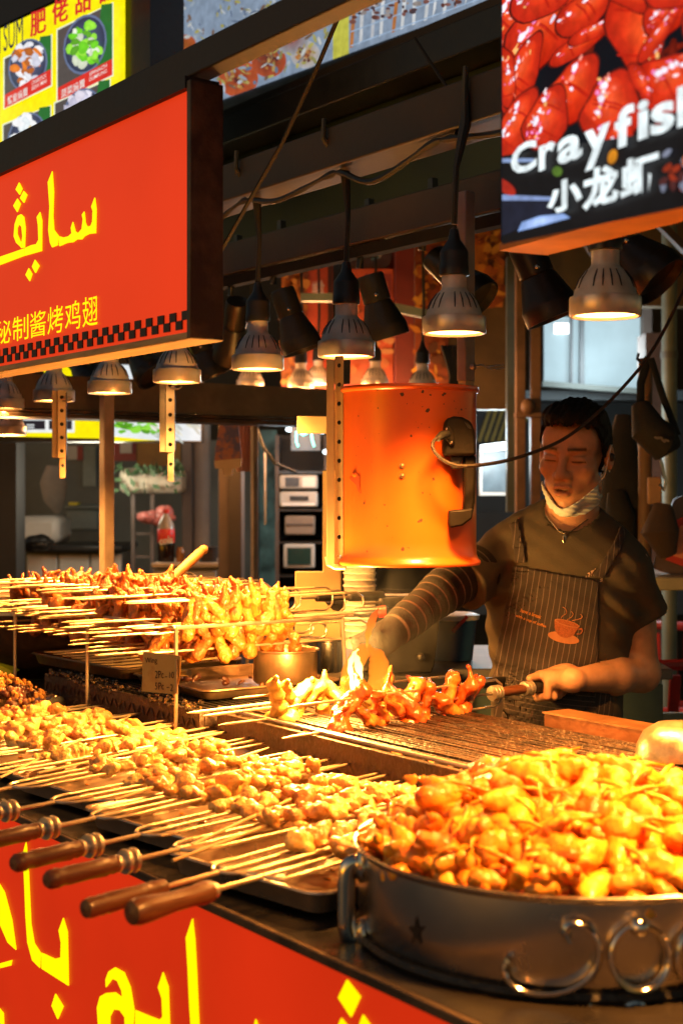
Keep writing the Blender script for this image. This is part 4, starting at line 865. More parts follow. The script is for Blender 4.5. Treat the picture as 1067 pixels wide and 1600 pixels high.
g2 = thing('charcoal_grill', 'sooty tread plate grill under the wire rack at left', 'grill', (-3.1, 1.73, CT))
HX0, HX1, HY0, HY1 = -3.42, -2.635, 1.52, 1.95
grill_box(g2, HX0, HX1, HY0, HY1, CT+.002, GZ, grime2)
mb = MB()
for k in range(34):
    for r in range(2):
        x = HX0+.02+k*.0225; z = CT+.03+r*.042; s_ = 1 if (k+r) % 2 else -1
        mb.tube([(x-.006,HY0-.0005,z-.010*s_), (x,HY0-.0028,z), (x+.006,HY0-.0005,z+.010*s_)], [.0012,.0028,.0012], 5)
q = part('tread_lugs', mb, grime2, g2, w=True); q['kind'] = 'stuff'
for k in range(22): part('grill_wire', MB().tube([(HX0,HY0+.02+k*.019,GZ+.004),(HX1,HY0+.02+k*.019,GZ+.004)], .0032, 5), cast, g2, w=True)
for k in range(24): part('cross_wire', MB().tube([(HX0+.02+k*.0325,HY0,GZ-.002),(HX0+.02+k*.0325,HY1,GZ-.002)], .0028, 5), cast, g2, w=True)
mb = MB()
for k in range(420):
    x = random.uniform(HX0,HX1); y = random.choice([random.uniform(HY0-.006,HY0+.05), random.uniform(HY0,HY1)]); mb.ball((x,y,GZ+.006+random.uniform(-.012,.004)), random.uniform(.002,.006), 5, 4)
solo('burnt_crumbs', mb, mat('greasy crumbs', (.03,.018,.01), .22, 0, .5, 60, col2=(.4,.2,.06), thr=(.58,.66), coat=.6), 'glistening burnt crumbs along the edge of the left grill', 'crumbs', kind='stuff')

# splash guard right of the grill
sgd = thing('splash_guard', 'bent steel splash guard catching orange light behind the pan', 'guard', (-1.6, 1.99, CT))
om = mat('orange brown steel', (.15,.05,.017), .42, .6, .35, 6, .2, 30)  # plate coloured orange brown
a = PY(850,1124,1.985); 
part('guard_plate', MB().prism([(a.x,1.985,CT+.004),(.1,1.985,CT+.004),(.1,1.985,1.083),(a.x,1.985,1.083)], (0,.004,0)), om, sgd, w=True)
part('flange', MB().prism([(a.x-.004,1.983,1.0835),(.1,1.983,1.0835),(.1,2.03,1.088),(a.x+.02,2.03,1.088)], (0,0,.003)), mat('paler guard rim', (.26,.12,.055), .4, .7, .4, 12, .15, 40), sgd, w=True)  # flange coloured paler than the plate
bw = thing('ladle_bowl', 'shiny upturned steel bowl at the right edge behind the pan', 'bowl', (0,0,0)); p = PY(1062,1182,1.9); bw.location = p
part('bowl', MB().lathe([(.075,0),(.073,.02),(.062,.042),(.04,.056),(.001,.061),(.001,.059),(.04,.053),(.06,.04),(.07,.018)], 36, p), mat('hammered steel', (.42,.33,.22), .34, .85, .3, 30, .15, 60), bw, w=True)
part('handle', MB().tube([p+Vector((.06,.02,.02)), p+Vector((.2,.05,.05))], .008, 8), steel, bw, w=True)

# ================================================================ food pieces by signed distance
def wing_mesh(seed, name, m):
    r = np.random.RandomState(seed); j = lambda s: r.uniform(-s, s)
    a = (.004+j(.004), j(.004), -.052+j(.006)); b = (.016+j(.004), .002+j(.003), -.006+j(.005)); c = (-.012+j(.005), j(.004), .038+j(.006)); d = (.008+j(.022), j(.014), .068+j(.012))
    def f(P):
        q = uni(.012, rc(P, a, b, .0195, .0125), rc(P, b, c, .0145, .0125), rc(P, c, d, .0105, .0042), ell(P, (a[0], a[1], a[2]+.006), (.021, .016, .02)))
        return smin(q, ell(P, (.002, .004*(-1)**seed, .016), (.019,.007,.024)), .008)+wob(P, 150, seed)*.0036+wob(P, 330, seed+2)*.0018+wob(P, 600, seed+9)*.0008
    return mesh_of(name, surf(f, (-.05,-.04,-.09), (.05,.04,.12), .0034), m, 180)
def chunk_mesh(seed, name, m, s=1.):
    r = np.random.RandomState(seed); C = [(r.uniform(-.016,.016)*s, r.uniform(-.010,.010)*s, r.uniform(-.006,.007)*s, r.uniform(.006,.012)*s, r.uniform(.9,1.7), r.uniform(0,3)) for _ in range(6)]
    def f(P): return uni(.004*s, *[ell(P, c[:3], (c[3]*c[4], c[3], c[3]*.8), Matrix.Rotation(c[5], 3, 'Z')) for c in C])+wob(P, 170/s, seed)*.0030*s+wob(P, 420/s, seed+3)*.0016*s
    return mesh_of(name, surf(f, (-.036*s,)*3, (.036*s,)*3, .0028*s), m, 180)
WINGS = [wing_mesh(10+k, 'wing_shape', wingm) for k in range(5)]
WRAW = [wing_mesh(30+k, 'raw_wing_shape', wingraw) for k in range(3)]
WRED = [wing_mesh(40+k, 'red_wing_shape', wingred) for k in range(3)]
CHUNK = [chunk_mesh(60+k, 'chunk_shape', meatm) for k in range(7)]
DARK = [chunk_mesh(80+k, 'dark_chunk_shape', darkmeat) for k in range(4)]

# ================================================================ rack of wings
RZ = 1.232
rk = thing('wire_rack', 'thin wire rack on tall legs holding the rows of wings', 'rack', (-3.1, 1.7, CT))
rod = mat('warm bare steel', ())
RX0, RX1, RY0, RY1 = -3.98, -2.70, 1.50, 1.935
for y in (RY0, RY1): part('rail', MB().tube([(RX0,y,RZ),(RX1,y,RZ)], .0042, 8), rod, rk, w=True)
for x in (RX0, -3.56, -3.13, RX1): part('cross_rail', MB().tube([(x,RY0,RZ),(x,RY1,RZ)], .0042, 8), rod, rk, w=True)
for x in (-3.56, -3.13, RX1): part('leg', MB().tube([(x,RY0,RZ),(x,RY0,CT)], .0044, 8), rod, rk, w=True)
for x in (-3.13, RX1): part('leg', MB().tube([(x,RY1,RZ),(x,RY1+.02,CT)], .0044, 8), rod, rk, w=True)
def meatobj(name, me, parent, loc, rot, s=1.):
    o = link(name, me, parent); o.location = loc; o.rotation_euler = rot; o.scale = (s, s, s); return o
PR_M = None
def prong_mesh(L, r=.0027):
    return mesh_of('prong_shape', MB().tube([(0,0,0),(0,.02,0),(0,L*.5,.0),(0,L,0)], [.0006, r, r, r], 7), mat('bright skewer wire', (.72,.56,.36), .3, .7, .15, 20), 60)
P62 = prong_mesh(.56); random.seed(12)
def wing_fork(name, label, group, loc, rz, nw, wings, dz=.027, y0=.17, y1=.5, tilt=0., handle=True, dark_h=True, spread=.35, lean=0., cats='skewer', ws=.8, ra=1.):
    t = thing(name, label, cats, loc, rz, group)
    for z in (dz, -dz):
        o = link('prong', P62, t); o.location = (random.uniform(-.004,.004), random.uniform(-.02,.02), z)
    for k in range(nw):
        y = y0+(y1-y0)*(k+.5)/nw
        meatobj('chicken_wing', random.choice(wings), t, (random.uniform(-.006,.006), y, random.uniform(-.008,.008)), (random.uniform(-.85,.85)*ra+lean, random.uniform(-.6,.6), random.choice((0,pi))+random.uniform(-spread,spread)), random.uniform(.8,1.1)*ws)
    part('loop', MB().tube([(0,.555,dz),(0,.59,dz*1.02),(0,.607,dz*.6),(0,.61,0),(0,.607,-dz*.6),(0,.59,-dz*1.02),(0,.555,-dz)], .0028, 7), rod, t)
    if handle:
        part('shank', MB().tube([(0,.608,0),(0,.66,0)], .0034, 7), rod, t)
        part('handle', MB().lathe([(.004,0),(.0105,.004),(.012,.03),(.0125,.09),(.011,.105),(.004,.11)], 14, (0,.655,0), Matrix.Rotation(rad(-90), 3, 'X')), black if dark_h else wood, t)
    return t
ORD = 'first second third fourth fifth sixth seventh eighth ninth tenth eleventh twelfth thirteenth fourteenth fifteenth sixteenth seventeenth eighteenth nineteenth twentieth leftmost'.split()
gw = 'forks of roast wings lined up on the rack'
for k in range(17):
    x = RX1-.035-k*.053; up = k % 2 == 0 or k > 8
    lab = f'{ORD[k]} fork of roast wings from the right end of the wire rack' if k else 'nearest fork of charred wings at the right end of the wire rack'
    wing_fork('wing_fork', lab, gw, (x+random.uniform(-.008,.008), 1.40+random.uniform(-.05,.03), RZ+(.026 if k else .022)+random.uniform(-.004,.01)), rad(random.uniform(-2,3)), 14, WINGS, y0=.14, y1=.405, handle=(k in (0,2,3)))
for k in range(13):   # lower layer hanging between
    x = RX1-.06-k*.072
    wing_fork('wing_fork', f'{ORD[k]} fork from the right in the lower row hanging under the wire rack', gw, (x, 1.41+random.uniform(-.05,.05), RZ-.036+random.uniform(-.006,.006)), rad(random.uniform(-2,3)), 9, WINGS, handle=False, dz=.02, y0=.14, y1=.40)
# fork with long dark handle reaching to the cook
t = thing('long_fork', 'dark wooden fork handle with red tip resting on the rack end', 'fork', PZ(480, 968, RZ+.01))
a, b, c = PX(452,964,-2.72), D(556,957,3.30), D(606,955,3.3)
part('shank', MB().tube([a, b], .0045, 8), rod, t, w=True); part('handle', MB().tube([b-RT*.005, b+RT*.012, (b+c)/2, c-RT*.004, c], [.008,.0125,.0125,.0135,.009], 14), black, t, w=True)
part('red_tip', MB().tube([c-RT*.022-Vector((0,0,.002)), c-RT*.005], .0139, 14), mat('red tape', (.5,.02,.01), .4), t, w=True)
t = thing('oval_pan', 'small black oval pan behind the fork handle', 'pan', D(560, 955, 3.75)); p = D(568, 956, 3.8)
m_ = MB().lathe([(.001,0),(.07,.004),(.085,.02),(.088,.026),(.083,.026),(.068,.01),(.001,.006)], 32, (0,0,0)); m_.v = [CR @ Vector((v.x*1.15, v.y*.8, v.z))+p for v in m_.v]; part('pan_body', m_, cast, t, w=True)
part('stand_rod', MB().tube([p+Vector((0,0,.002)), Vector((p.x,p.y,CT+.1))], .012, 8), cast, t, w=True)

# price card on the rack leg
t = thing('price_card', 'small yellowed handwritten price card taped to the rack leg', 'price card', PY(250, 1085, 1.49)); pk = Plane((0,1.49,0), (1,.12,0), (.12,-1,0))
Qc = lambda x, y: (210+x*.0844, 1010+y*.0844)
part('card', MB().prism([pk.hit(*Qc(*q)) for q in [(165,100),(720,150),(855,185),(830,600),(720,930),(700,885),(140,830)]], (0,.0025,0)), mat('old card', (.6,.36,.1), .7, 0, .3, 30, .1, 60, col2=(.45,.2,.05), thr=(.5,.8)), t, w=True)
mb = MB()
for s_, bl, br, tl in [('Wing',(200,340),(425,340),(200,205)),('2Pc',(385,590),(545,590),(385,450)),('-',(570,570),(610,570),(570,556)),('10',(650,590),(735,590),(650,470)),('5Pc',(385,800),(550,800),(385,670)),('-',(600,768),(650,768),(600,752)),('2',(665,830),(720,830),(665,700))]: pk.text(mb, s_, Qc(*bl), Qc(*br), Qc(*tl), .0015)
part('lettering', mb, mat('pen ink', (.03,.012,.01), .6), t, w=True)
part('tape', MB().box(pk.hit(*Qc(780,560), .003), (.006,.002,.06)), mat('tape', (.5,.35,.15), .3), t, w=True)
part('peg', MB().tube([pk.hit(*Qc(835,480), -.012), pk.hit(*Qc(1020,490), -.012)], .006, 8), black, t, w=True)

# trays on the left grill
def tray(loc, rz, sx, sy, h, m, label, group=None, name='metal_tray'):
    t = thing(name, label, 'tray', loc, rz, group); w2, d2 = sx/2, sy/2
    def loop(k, z, r):
        P = []
        for cx, cy, a0 in ((w2-r+k, d2-r+k, 0), (-w2+r-k, d2-r+k, 90), (-w2+r-k, -d2+r-k, 180), (w2-r+k, -d2+r-k, 270)):
            for s in range(5): A = rad(a0+s*22.5); P.append(Vector((cx+r*cos(A), cy+r*sin(A), z)))
        return P
    rings = [loop(-.012,.0015,.02), loop(-.006,.004,.022), loop(0,h-.004,.025), loop(.004,h,.026), loop(.010,h,.03), loop(.011,h-.003,.03), loop(.004,h-.004,.026), loop(.0015,h-.008,.025), loop(-.005,.002,.022), loop(-.012,0,.02)]
    V = []; Fs = []; n = 20
    for R_ in rings: V += R_
    for i in range(len(rings)-1):
        for k in range(n): Fs.append((i*n+k, i*n+(k+1)%n, (i+1)*n+(k+1)%n, (i+1)*n+k))
    Fs += [tuple(range(n)), tuple((len(rings)-1)*n+k for k in range(n))[::-1]]
    part('tray_body', MB().add(V, Fs), m, t, ang=50); 
    return t
tm = mat('greasy steel tray', (.52,.42,.33), .3, .85, .3, 7, .08, 35, rvar=.15)
td = mat('oil stained tray', (.12,.075,.045), .35, .7, .6, 8, .2, 40, col2=(.35,.2,.1), thr=(.5,.8))
tray((-3.33,1.73,GZ+.012), rad(4), .46, .34, .03, td, 'dark greasy tray of charred skewers on the left grill')
tray((-2.87,1.75,GZ+.010), rad(-3), .36, .34, .024, td, 'oily almost empty tray on the left grill behind the price card')
random.seed(8)
for k in range(34): 
    o = meatobj('charred_piece', random.choice(DARK), None, (random.uniform(-3.5,-3.12), random.uniform(1.68,1.9), GZ+.035+random.uniform(0,.016)), (random.uniform(0,3),random.uniform(0,3),random.uniform(0,3)), random.uniform(.9,1.5)); tag(o, 'charred dark meat piece heaped in the tray under the rack', 'meat', 'charred meat pieces in the left tray')
for k in range(8):
    x = -3.5+k*.055; o = solo('bamboo_skewer', MB().tube([(x,1.555,GZ+.045),(x+.02,1.59,GZ+.045),(x+.1,1.85,GZ+.06)], [.001,.0028,.0028], 7), bamboo, 'thin bamboo skewer sticking out of the charred meat tray', 'skewer', 'bamboo skewers in the charred tray')
random.seed(33)
for k in range(16): 
    o = meatobj('charred_piece', random.choice(DARK), None, (random.uniform(-3.02,-2.72), random.uniform(1.66,1.86), GZ+.022), (random.uniform(0,3),0,random.uniform(0,3)), random.uniform(.35,.7)); tag(o, 'burnt crumb left in the oily tray behind the price card', 'crumb', 'burnt crumbs in the oily tray')

# big wok-like pot at far left
p = D(52, 948, 4.2); p.z = 1.0
t = thing('stock_pot', 'huge dark soot covered pot with bright inner collar at left edge', 'pot', p)
part('pot_body', MB().lathe([(.001,0),(.2,.002),(.29,.05),(.335,.12),(.343,.19),(.338,.19),(.33,.12),(.28,.06)], 48, p), mat('soot pot', (.05,.03,.022), .55, .4, .5, 7, .3, 45, col2=(.12,.065,.035), thr=(.5,.8)), t, w=True)
part('collar', MB().lathe([(.343,.1905),(.341,.24),(.346,.246),(.35,.243),(.348,.238),(.336,.236),(.335,.15)], 48, p), mat('bright aluminium', (.7,.58,.45), .35, .85), t, w=True)
part('rope_handle', MB().tube([p+Vector((0,0,.215))+CR @ Vector((.352*cos(a_), -.352*sin(a_), .006*sin(a_*6))) for a_ in [rad(60+k*7) for k in range(12)]], .005, 6), rod, t, w=True)
part('burner_ring', MB().lathe([(.2,-.038),(.24,-.038),(.24,-.001),(.2,-.001)], 32, p), cast, t, w=True)
t = thing('pestle', 'pale wooden pestle handle leaning up out of the wings', 'pestle', D(268,905,3.75)); part('stick', MB().tube([D(250,925,3.72), D(272,902,3.74), D(312,864,3.78), D(319,858,3.79)], [.012,.0125,.013,.008], 14), mat('pale turned wood', (.3,.15,.05), .5, 0, .2, 8, stretch=(8,8,1)), t, w=True)
part('knob', MB().ball(D(318.5,859,3.79), .0125, 12, 8), mat('pale turned wood', ()), t, w=True)
# steel pots behind the grill
def pot(px, py, d, r, h, m, lab, handle=False, fill=None):
    p = D(px, py, d); t = thing('steel_pot', lab, 'pot', p)
    part('pot_wall', MB().lathe([(.001,0),(r-.004,.001),(r,.006),(r,h-.003),(r+.004,h),(r+.003,h+.003),(r-.002,h),(r-.004,h-.006),(r-.004,.01),(.001,.006)], 40, p), m, t, w=True)
    if handle: part('handle', MB().tube([p+Vector((0,0,h*.75))+RT*r, p+Vector((0,0,h*.8))+RT*(r+.08)], .007, 8), steel, t, w=True)
    if fill: part('contents', MB().lathe([(r-.005,h*.8),(r*.5,h*.86),(.001,h*.88)], 24, p), fill, t, w=True)
    return t
pot(446, 1066, 3.32, .074, .075, mat('oily steel pot', (.5,.34,.2), .3, .9, .4, 9, .1, 40), 'oil splashed steel pot standing behind the raw wings', fill=mat('dark sauce', (.12,.03,.01), .15))
pot(470, 1052, 3.62, .065, .085, steel, 'second steel pot behind the splashed one')
pot(513, 1050, 3.62, .036, .08, steel, 'small steel cup full of white salt', fill=whiteplas)
t = thing('foam_cup_stack', 'tall stack of white foam cups glowing in lamp light', 'cups', D(562, 1010, 3.75)); p = D(562, 1012, 3.75)
for k in range(11): part('foam_cup', MB().lathe([(.036,0),(.041,.042),(.0435,.045),(.043,.048),(.04,.047),(.035,.01)], 28, p+Vector((0,0,.0165*k))), mat('white foam', (.8,.76,.66), .6), t, w=True)
t = bgthing('cream_board', 'stepped cream board standing behind the pots', 'board', 495, 1010, 3.95)
part('board_panel', MB().prism([D(x, y, 3.95) for x, y in [(461,1040),(533,1040),(533,735),(504,735),(504,893),(461,893)]], FW*.02), mat('cream board', (.6,.45,.22), .55, 0, .12, 5), t, w=True, bev=.003)
part('board_bracket', MB().bb(464,650,511,677,3.4,.02), cream, t, w=True, bev=.002)
t = bgthing('black_fryer', 'squat black cooker with pale lid behind the flames', 'cooker', 610, 1050, 3.75)
p = D(617, 1046, 3.9); m_ = MB().lathe([(.001,0),(.11,.002),(.12,.02),(.135,.12),(.146,.165),(.152,.17),(.15,.178),(.14,.176),(.13,.14)], 4, (0,0,0)); m_.v = [CR @ (Matrix.Rotation(rad(45), 3, 'Z') @ v*1.18)+p for v in m_.v]; part('body', m_, blackm, t, w=True, bev=.02)
part('lid', MB().box(p+Vector((.0,0,.194))-CR @ Vector((0,.02,0)), (.23,.2,.012), CR), mat('pale lid', (.55,.42,.28), .4, .2), t, w=True, bev=.006)
part('knob', MB().ball(p-FW*.16+RT*.06+Vector((0,0,.05)), .012), black, t, w=True); part('base', MB().box(p+Vector((0,0,-.05)), (.3,.26,.1), CR), blackm, t, w=True, bev=.006)

# ================================================================ forks on the grill
wing_fork('wing_fork', 'fork of glazed red wings held by the man over the grill', 'forks of wings on the grill', (-2.24, 1.475, GZ+.032), rad(7), 11, WRED, dz=.028, y0=.15, y1=.53, spread=.5, handle=False, lean=.75, ws=1.05, ra=.5)
hf = [o for o in bpy.data.objects if o.name.startswith('wing_fork')][-1]
part('shank', MB().tube([(0,.16,0),(0,.3,0),(0,.66,0)], .0032, 8), rod, hf)
for y in (.575,.68): 
    for k in range(3): part('ferrule', MB().lathe([(.004,0),(.0155,.001),(.017,.004),(.0155,.007),(.004,.008)], 18, (0,y+k*.0095,0), Matrix.Rotation(rad(-90), 3, 'X')), mat('pale aluminium', (.75,.66,.52), .35, .8), hf)
part('handle', MB().tube([(0,.60,0),(0,.61,0),(0,.67,0),(0,.685,0)], [.008,.0105,.011,.009], 14), wood, hf)
part('grip', MB().tube([(0,.705,0),(0,.712,0),(0,.77,0),(0,.82,0),(0,.825,0)], [.01,.0135,.0135,.013,.008], 14), blackm, hf, label='black grip in the man\'s fist')
HANDLE_M = hf
wing_fork('wing_fork', 'fork of pale half cooked wings lying behind on the grill', 'forks of wings on the grill', (-2.43, 1.46, GZ+.03), rad(2), 11, WRAW, dz=.024, y0=.10, y1=.42, spread=.5, lean=.45, ws=1., ra=.6)
random.seed(44)
for k in range(2):
    y0_ = 1.43+random.uniform(-.03,.03); x = -2.52+k*.05
    solo('bamboo_skewer', MB().tube([(x,y0_,GZ+.02),(x+.003,y0_+.02,GZ+.02),(x+.02,y0_+.33,GZ+.03)], [.0008,.003,.003], 7), mat('bright skewer wire', ()), 'pale pointed skewer tip sticking out from the half cooked wings', 'skewer', 'skewer tips on the grill')
# flames
def smooth_path(P, n=6):
    out = []; P = [P[0]*2-P[1]]+P+[P[-1]*2-P[-2]]
    for i in range(1, len(P)-2):
        for k in range(n):
            t_ = k/n; a, b, c, d = P[i-1], P[i], P[i+1], P[i+2]
            out.append(.5*((2*b)+(c-a)*t_+(2*a-5*b+4*c-d)*t_*t_+(3*b-a-3*c+d)*t_**3))
    return out+[P[-2]]
def flame(pts, rs, m, name):
    return MB().tube(pts, rs, 14)
fb = D(553,1075,2.93)
def flame_mat(name, c0, c1, s0, h):
    m = bpy.data.materials.new(name); m.use_nodes = True; t = m.node_tree; N = t.nodes; L = t.links; N.clear()
    out = N.new('ShaderNodeOutputMaterial'); mix = N.new('ShaderNodeMixShader'); tr = N.new('ShaderNodeBsdfTransparent'); em = N.new('ShaderNodeEmission'); lw = N.new('ShaderNodeLayerWeight'); lw.inputs[0].default_value = .35
    tc = N.new('ShaderNodeTexCoord'); sp = N.new('ShaderNodeSeparateXYZ'); L.new(tc.outputs['Generated'], sp.inputs[0])
    rp = N.new('ShaderNodeValToRGB'); rp.color_ramp.elements[0].color = (*c0, 1); rp.color_ramp.elements[1].color = (*c1, 1); L.new(sp.outputs[2], rp.inputs[0]); L.new(rp.outputs[0], em.inputs[0]); em.inputs[1].default_value = s0
    mr = N.new('ShaderNodeMapRange'); mr.inputs[1].default_value = .05; mr.inputs[2].default_value = .75; mr.inputs[3].default_value = h; mr.inputs[4].default_value = 0; L.new(lw.outputs['Facing'], mr.inputs[0])
    L.new(mr.outputs[0], mix.inputs[0]); L.new(tr.outputs[0], mix.inputs[1]); L.new(em.outputs[0], mix.inputs[2]); L.new(mix.outputs[0], out.inputs[0]); return m
fl = thing('flame', 'yellow orange flames leaping from the grill below the drum', 'flame', fb)
fm1 = flame_mat('flame body', (1,.36,.025), (1,.17,.01), 1.5, .86); fm2 = flame_mat('flame core', (1,.8,.35), (1,.62,.12), 4.5, .97); fm3 = flame_mat('flame wisp', (1,.36,.03), (1,.05,.008), 1.4, .95)
def lick(name, P_, W_, d, m):
    pts = smooth_path([D(x, y, d) for x, y in P_], 5); n = len(pts); w = [float(np.interp(k/(n-1), np.linspace(0, 1, len(W_)), W_)) for k in range(n)]
    mb = MB().tube(pts, [max(.0006, q+.0012*sin(k*1.7)) for k, q in enumerate(w)], 14); return part(name, mb, m, fl, w=True, ang=180)
lick('flame_body', [(574,1098),(586,1070),(592,1045),(588,1025),(576,1012)], [.006,.017,.023,.018,.003], 2.95, fm1)
lick('flame_body', [(546,1098),(545,1070),(552,1040),(570,1016),(580,1008)], [.006,.020,.020,.017,.002], 2.96, fm1)
lick('flame_core', [(556,1100),(557,1075),(561,1050),(557,1030),(552,1018)], [.004,.007,.0085,.0075,.001], 2.93, fm2)
lick('flame_core', [(548,1090),(550,1066),(547,1040),(553,1022),(560,1014)], [.003,.005,.006,.004,.001], 2.935, fm2)
lick('flame_wisp', [(573,1012),(575,990),(582,968),(591,950)], [.001,.0065,.0095,.001], 2.93, fm3)
lick('flame_wisp', [(606,1096),(610,1080),(606,1066)], [.003,.006,.001], 2.94, fm1)
ld = bpy.data.lights.new('flame_light', 'POINT'); ld.energy = 48; ld.color = (1,.48,.10); ld.shadow_soft_size = .05
lo = bpy.data.objects.new('flame_light', ld); COL.objects.link(lo); lo.parent = fl; lo.location = (-.05,-.10,.07)

sm = MB().ball(D(612,985,3.0), (.17,.12,.19), 20, 14, CR)
vm = bpy.data.materials.new('thin smoke'); vm.use_nodes = True; t_ = vm.node_tree; N_ = t_.nodes; L_ = t_.links; N_.clear()
ou = N_.new('ShaderNodeOutputMaterial'); pv = N_.new('ShaderNodeVolumePrincipled'); tc = N_.new('ShaderNodeTexCoord'); mp = N_.new('ShaderNodeMapping'); mp.inputs['Scale'].default_value = (1,1,.45)
nz = N_.new('ShaderNodeTexNoise'); nz.inputs['Scale'].default_value = 9; nz.inputs['Detail'].default_value = 4; nz.inputs['Distortion'].default_value = 1.2
gd = N_.new('ShaderNodeTexGradient'); gd.gradient_type = 'SPHERICAL'; m2 = N_.new('ShaderNodeMapping'); m2.inputs['Location'].default_value = (-1,-1,-1); m2.inputs['Scale'].default_value = (2,2,2)
L_.new(tc.outputs['Generated'], m2.inputs[0]); L_.new(m2.outputs[0], gd.inputs[0]); L_.new(tc.outputs['Object'], mp.inputs[0]); L_.new(mp.outputs[0], nz.inputs['Vector'])
mr = N_.new('ShaderNodeMapRange'); mr.inputs[1].default_value = .42; mr.inputs[2].default_value = .75; mr.inputs[3].default_value = 0; mr.inputs[4].default_value = 2.2; L_.new(nz.outputs['Fac'], mr.inputs[0])
mu = N_.new('ShaderNodeMath'); mu.operation = 'MULTIPLY'; L_.new(mr.outputs[0], mu.inputs[0]); L_.new(gd.outputs['Fac'], mu.inputs[1]); L_.new(mu.outputs[0], pv.inputs['Density']); pv.inputs['Color'].default_value = (.8,.78,.75,1); pv.inputs['Anisotropy'].default_value = .2
L_.new(pv.outputs[0], ou.inputs['Volume'])
solo('smoke', sm, vm, 'thin smoke drifting up from the grill around the man\'s sleeved hand', 'smoke', kind='stuff', ang=180)

# ================================================================ orange drum hood
dr = thing('drum_hood', 'orange painted steel drum hanging over the grill as smoke hood', 'smoke hood', (0,0,0)); dc = D(638, 770, 2.986); zb, zt_ = 1.372, 1.737; dr.location = (dc.x, dc.y, zb)
H = zt_-zb
part('drum_wall', MB().lathe([(.147,0),(.1495,.003),(.149,.008),(.144,.013),(.1405,.022),(.1400,.05),(.1400,H-.02),(.1405,H-.012),(.1445,H-.010),(.146,H-.005),(.1445,H),(.139,H-.001),(.137,H-.012),(.137,.02),(.143,.004)], 72), drum_m, dr, ang=50)
part('inner_pipe', MB().lathe([(.05,H-.02),(.136,H-.03)], 32), blackm, dr)
def onwall(px, py):  # point of the drum wall seen at that pixel
    r = (D(px, py, 1.)-Vector((0,0,CZ))); o2 = Vector((0,0,CZ)); ox, oy = -dc.x, -dc.y
    A_ = r.x*r.x+r.y*r.y; B_ = 2*(ox*r.x+oy*r.y); C_ = ox*ox+oy*oy-.14**2; t_ = (-B_-sqrt(max(0, B_*B_-4*A_*C_)))/(2*A_); p = o2+r*t_
    return p, Vector((p.x-dc.x, p.y-dc.y, 0)).normalized()
for y in (728, 744):
    p, n_ = onwall(628, y); R_ = n_.to_track_quat('Z','Y').to_matrix(); part('rivet', MB().lathe([(.0058,0),(.0055,.002),(.004,.0022),(.0035,.004),(.001,.0048)], 14, p, R_), mat('brass rivet', (.55,.38,.18), .3, .9), dr, w=True)
random.seed(9); mb = MB()
CH = [(628,616,3),(668,641,3.5),(672,617,2),(692,617,2),(660,612,2),(694,615,2.5),(642,681,1.5),(657,813,3.2),(654,815,2),(677,748,1.8),(629,858,2.6),(605,822,1.6),(569,786,1.6),(601,789,1.5),(660,770,1.2),(545,870,2),(590,610,1.2),(625,876,1.6),(655,878,2),(661,881,2.4),(640,880,1.6),(720,640,1.4),(560,650,1)]
CH += [(random.uniform(540,735), random.uniform(625,875), random.uniform(.4,1.0)) for _ in range(46)]
for x, y, r in CH:
    P_ = []; k_ = random.uniform(.6,1.5)
    for q in ring_pts(x, y, r, r*k_, 9): p, n_ = onwall(q[0]+random.uniform(-.3,.3)*r, q[1]+random.uniform(-.3,.3)*r); P_.append(p+n_*.0006)
    mb.add(P_, [tuple(range(9))])
q = part('paint_chips', mb, mat('bare chipped steel', (.07,.03,.015), .7), dr, w=True); q['kind'] = 'stuff'
p, n_ = onwall(554, 741); R_ = n_.to_track_quat('Z','Y').to_matrix()
part('dent_patch', MB().ball(p-n_*.004, (.011,.009,.0065), 14, 8, R_), drum_m, dr, w=True); P_ = []
for x, y in [(546,747),(552,745),(560,742),(563,746),(562,754),(563,765),(561,770),(557,758)]: a_, b_ = onwall(x, y); P_.append(a_+b_*.0009)
part('bare_patch', MB().add(P_, [tuple(range(8))]), mat('rust red primer', (.35,.06,.015), .5), dr, w=True)
# seam flange + slotted angle on the left
d_ = 2.95; px0 = 509.5
so = bpy.data.objects.new('slotted_angle', None); COL.objects.link(so); so.parent = dr; so.location = D(521, 885, d_)-dr.location; so['label'] = 'cream slotted steel upright along the drum'
h = (872-562)/FOC*d_; p = D(523, 562, d_-.01)
part('plain_flange', MB().bb(510, 562, 522.5, 884, d_-.008, .004), cream, so, w=True, bev=.001)
part('slotted_flange', holed(tuple(D(529.5, 556, d_)), Matrix.Rotation(CAMROT, 3, 'Z') @ Matrix.Rotation(rad(-25), 3, 'Z'), 11, h/10.4, .0185, .0047, .003), cream, so, w=True, ang=30)
part('dark_backing', MB().bb(524, 562, 535, 866, d_+.012, .01), blackm, so, w=True)  # black core added so the slots look shaded inside
part('foot', MB().tube([D(512,870,d_-.002), D(514,881,d_-.002), D(524,886,d_-.002), D(540,886,d_-.005)], .0065, 8), cream, so, w=True)
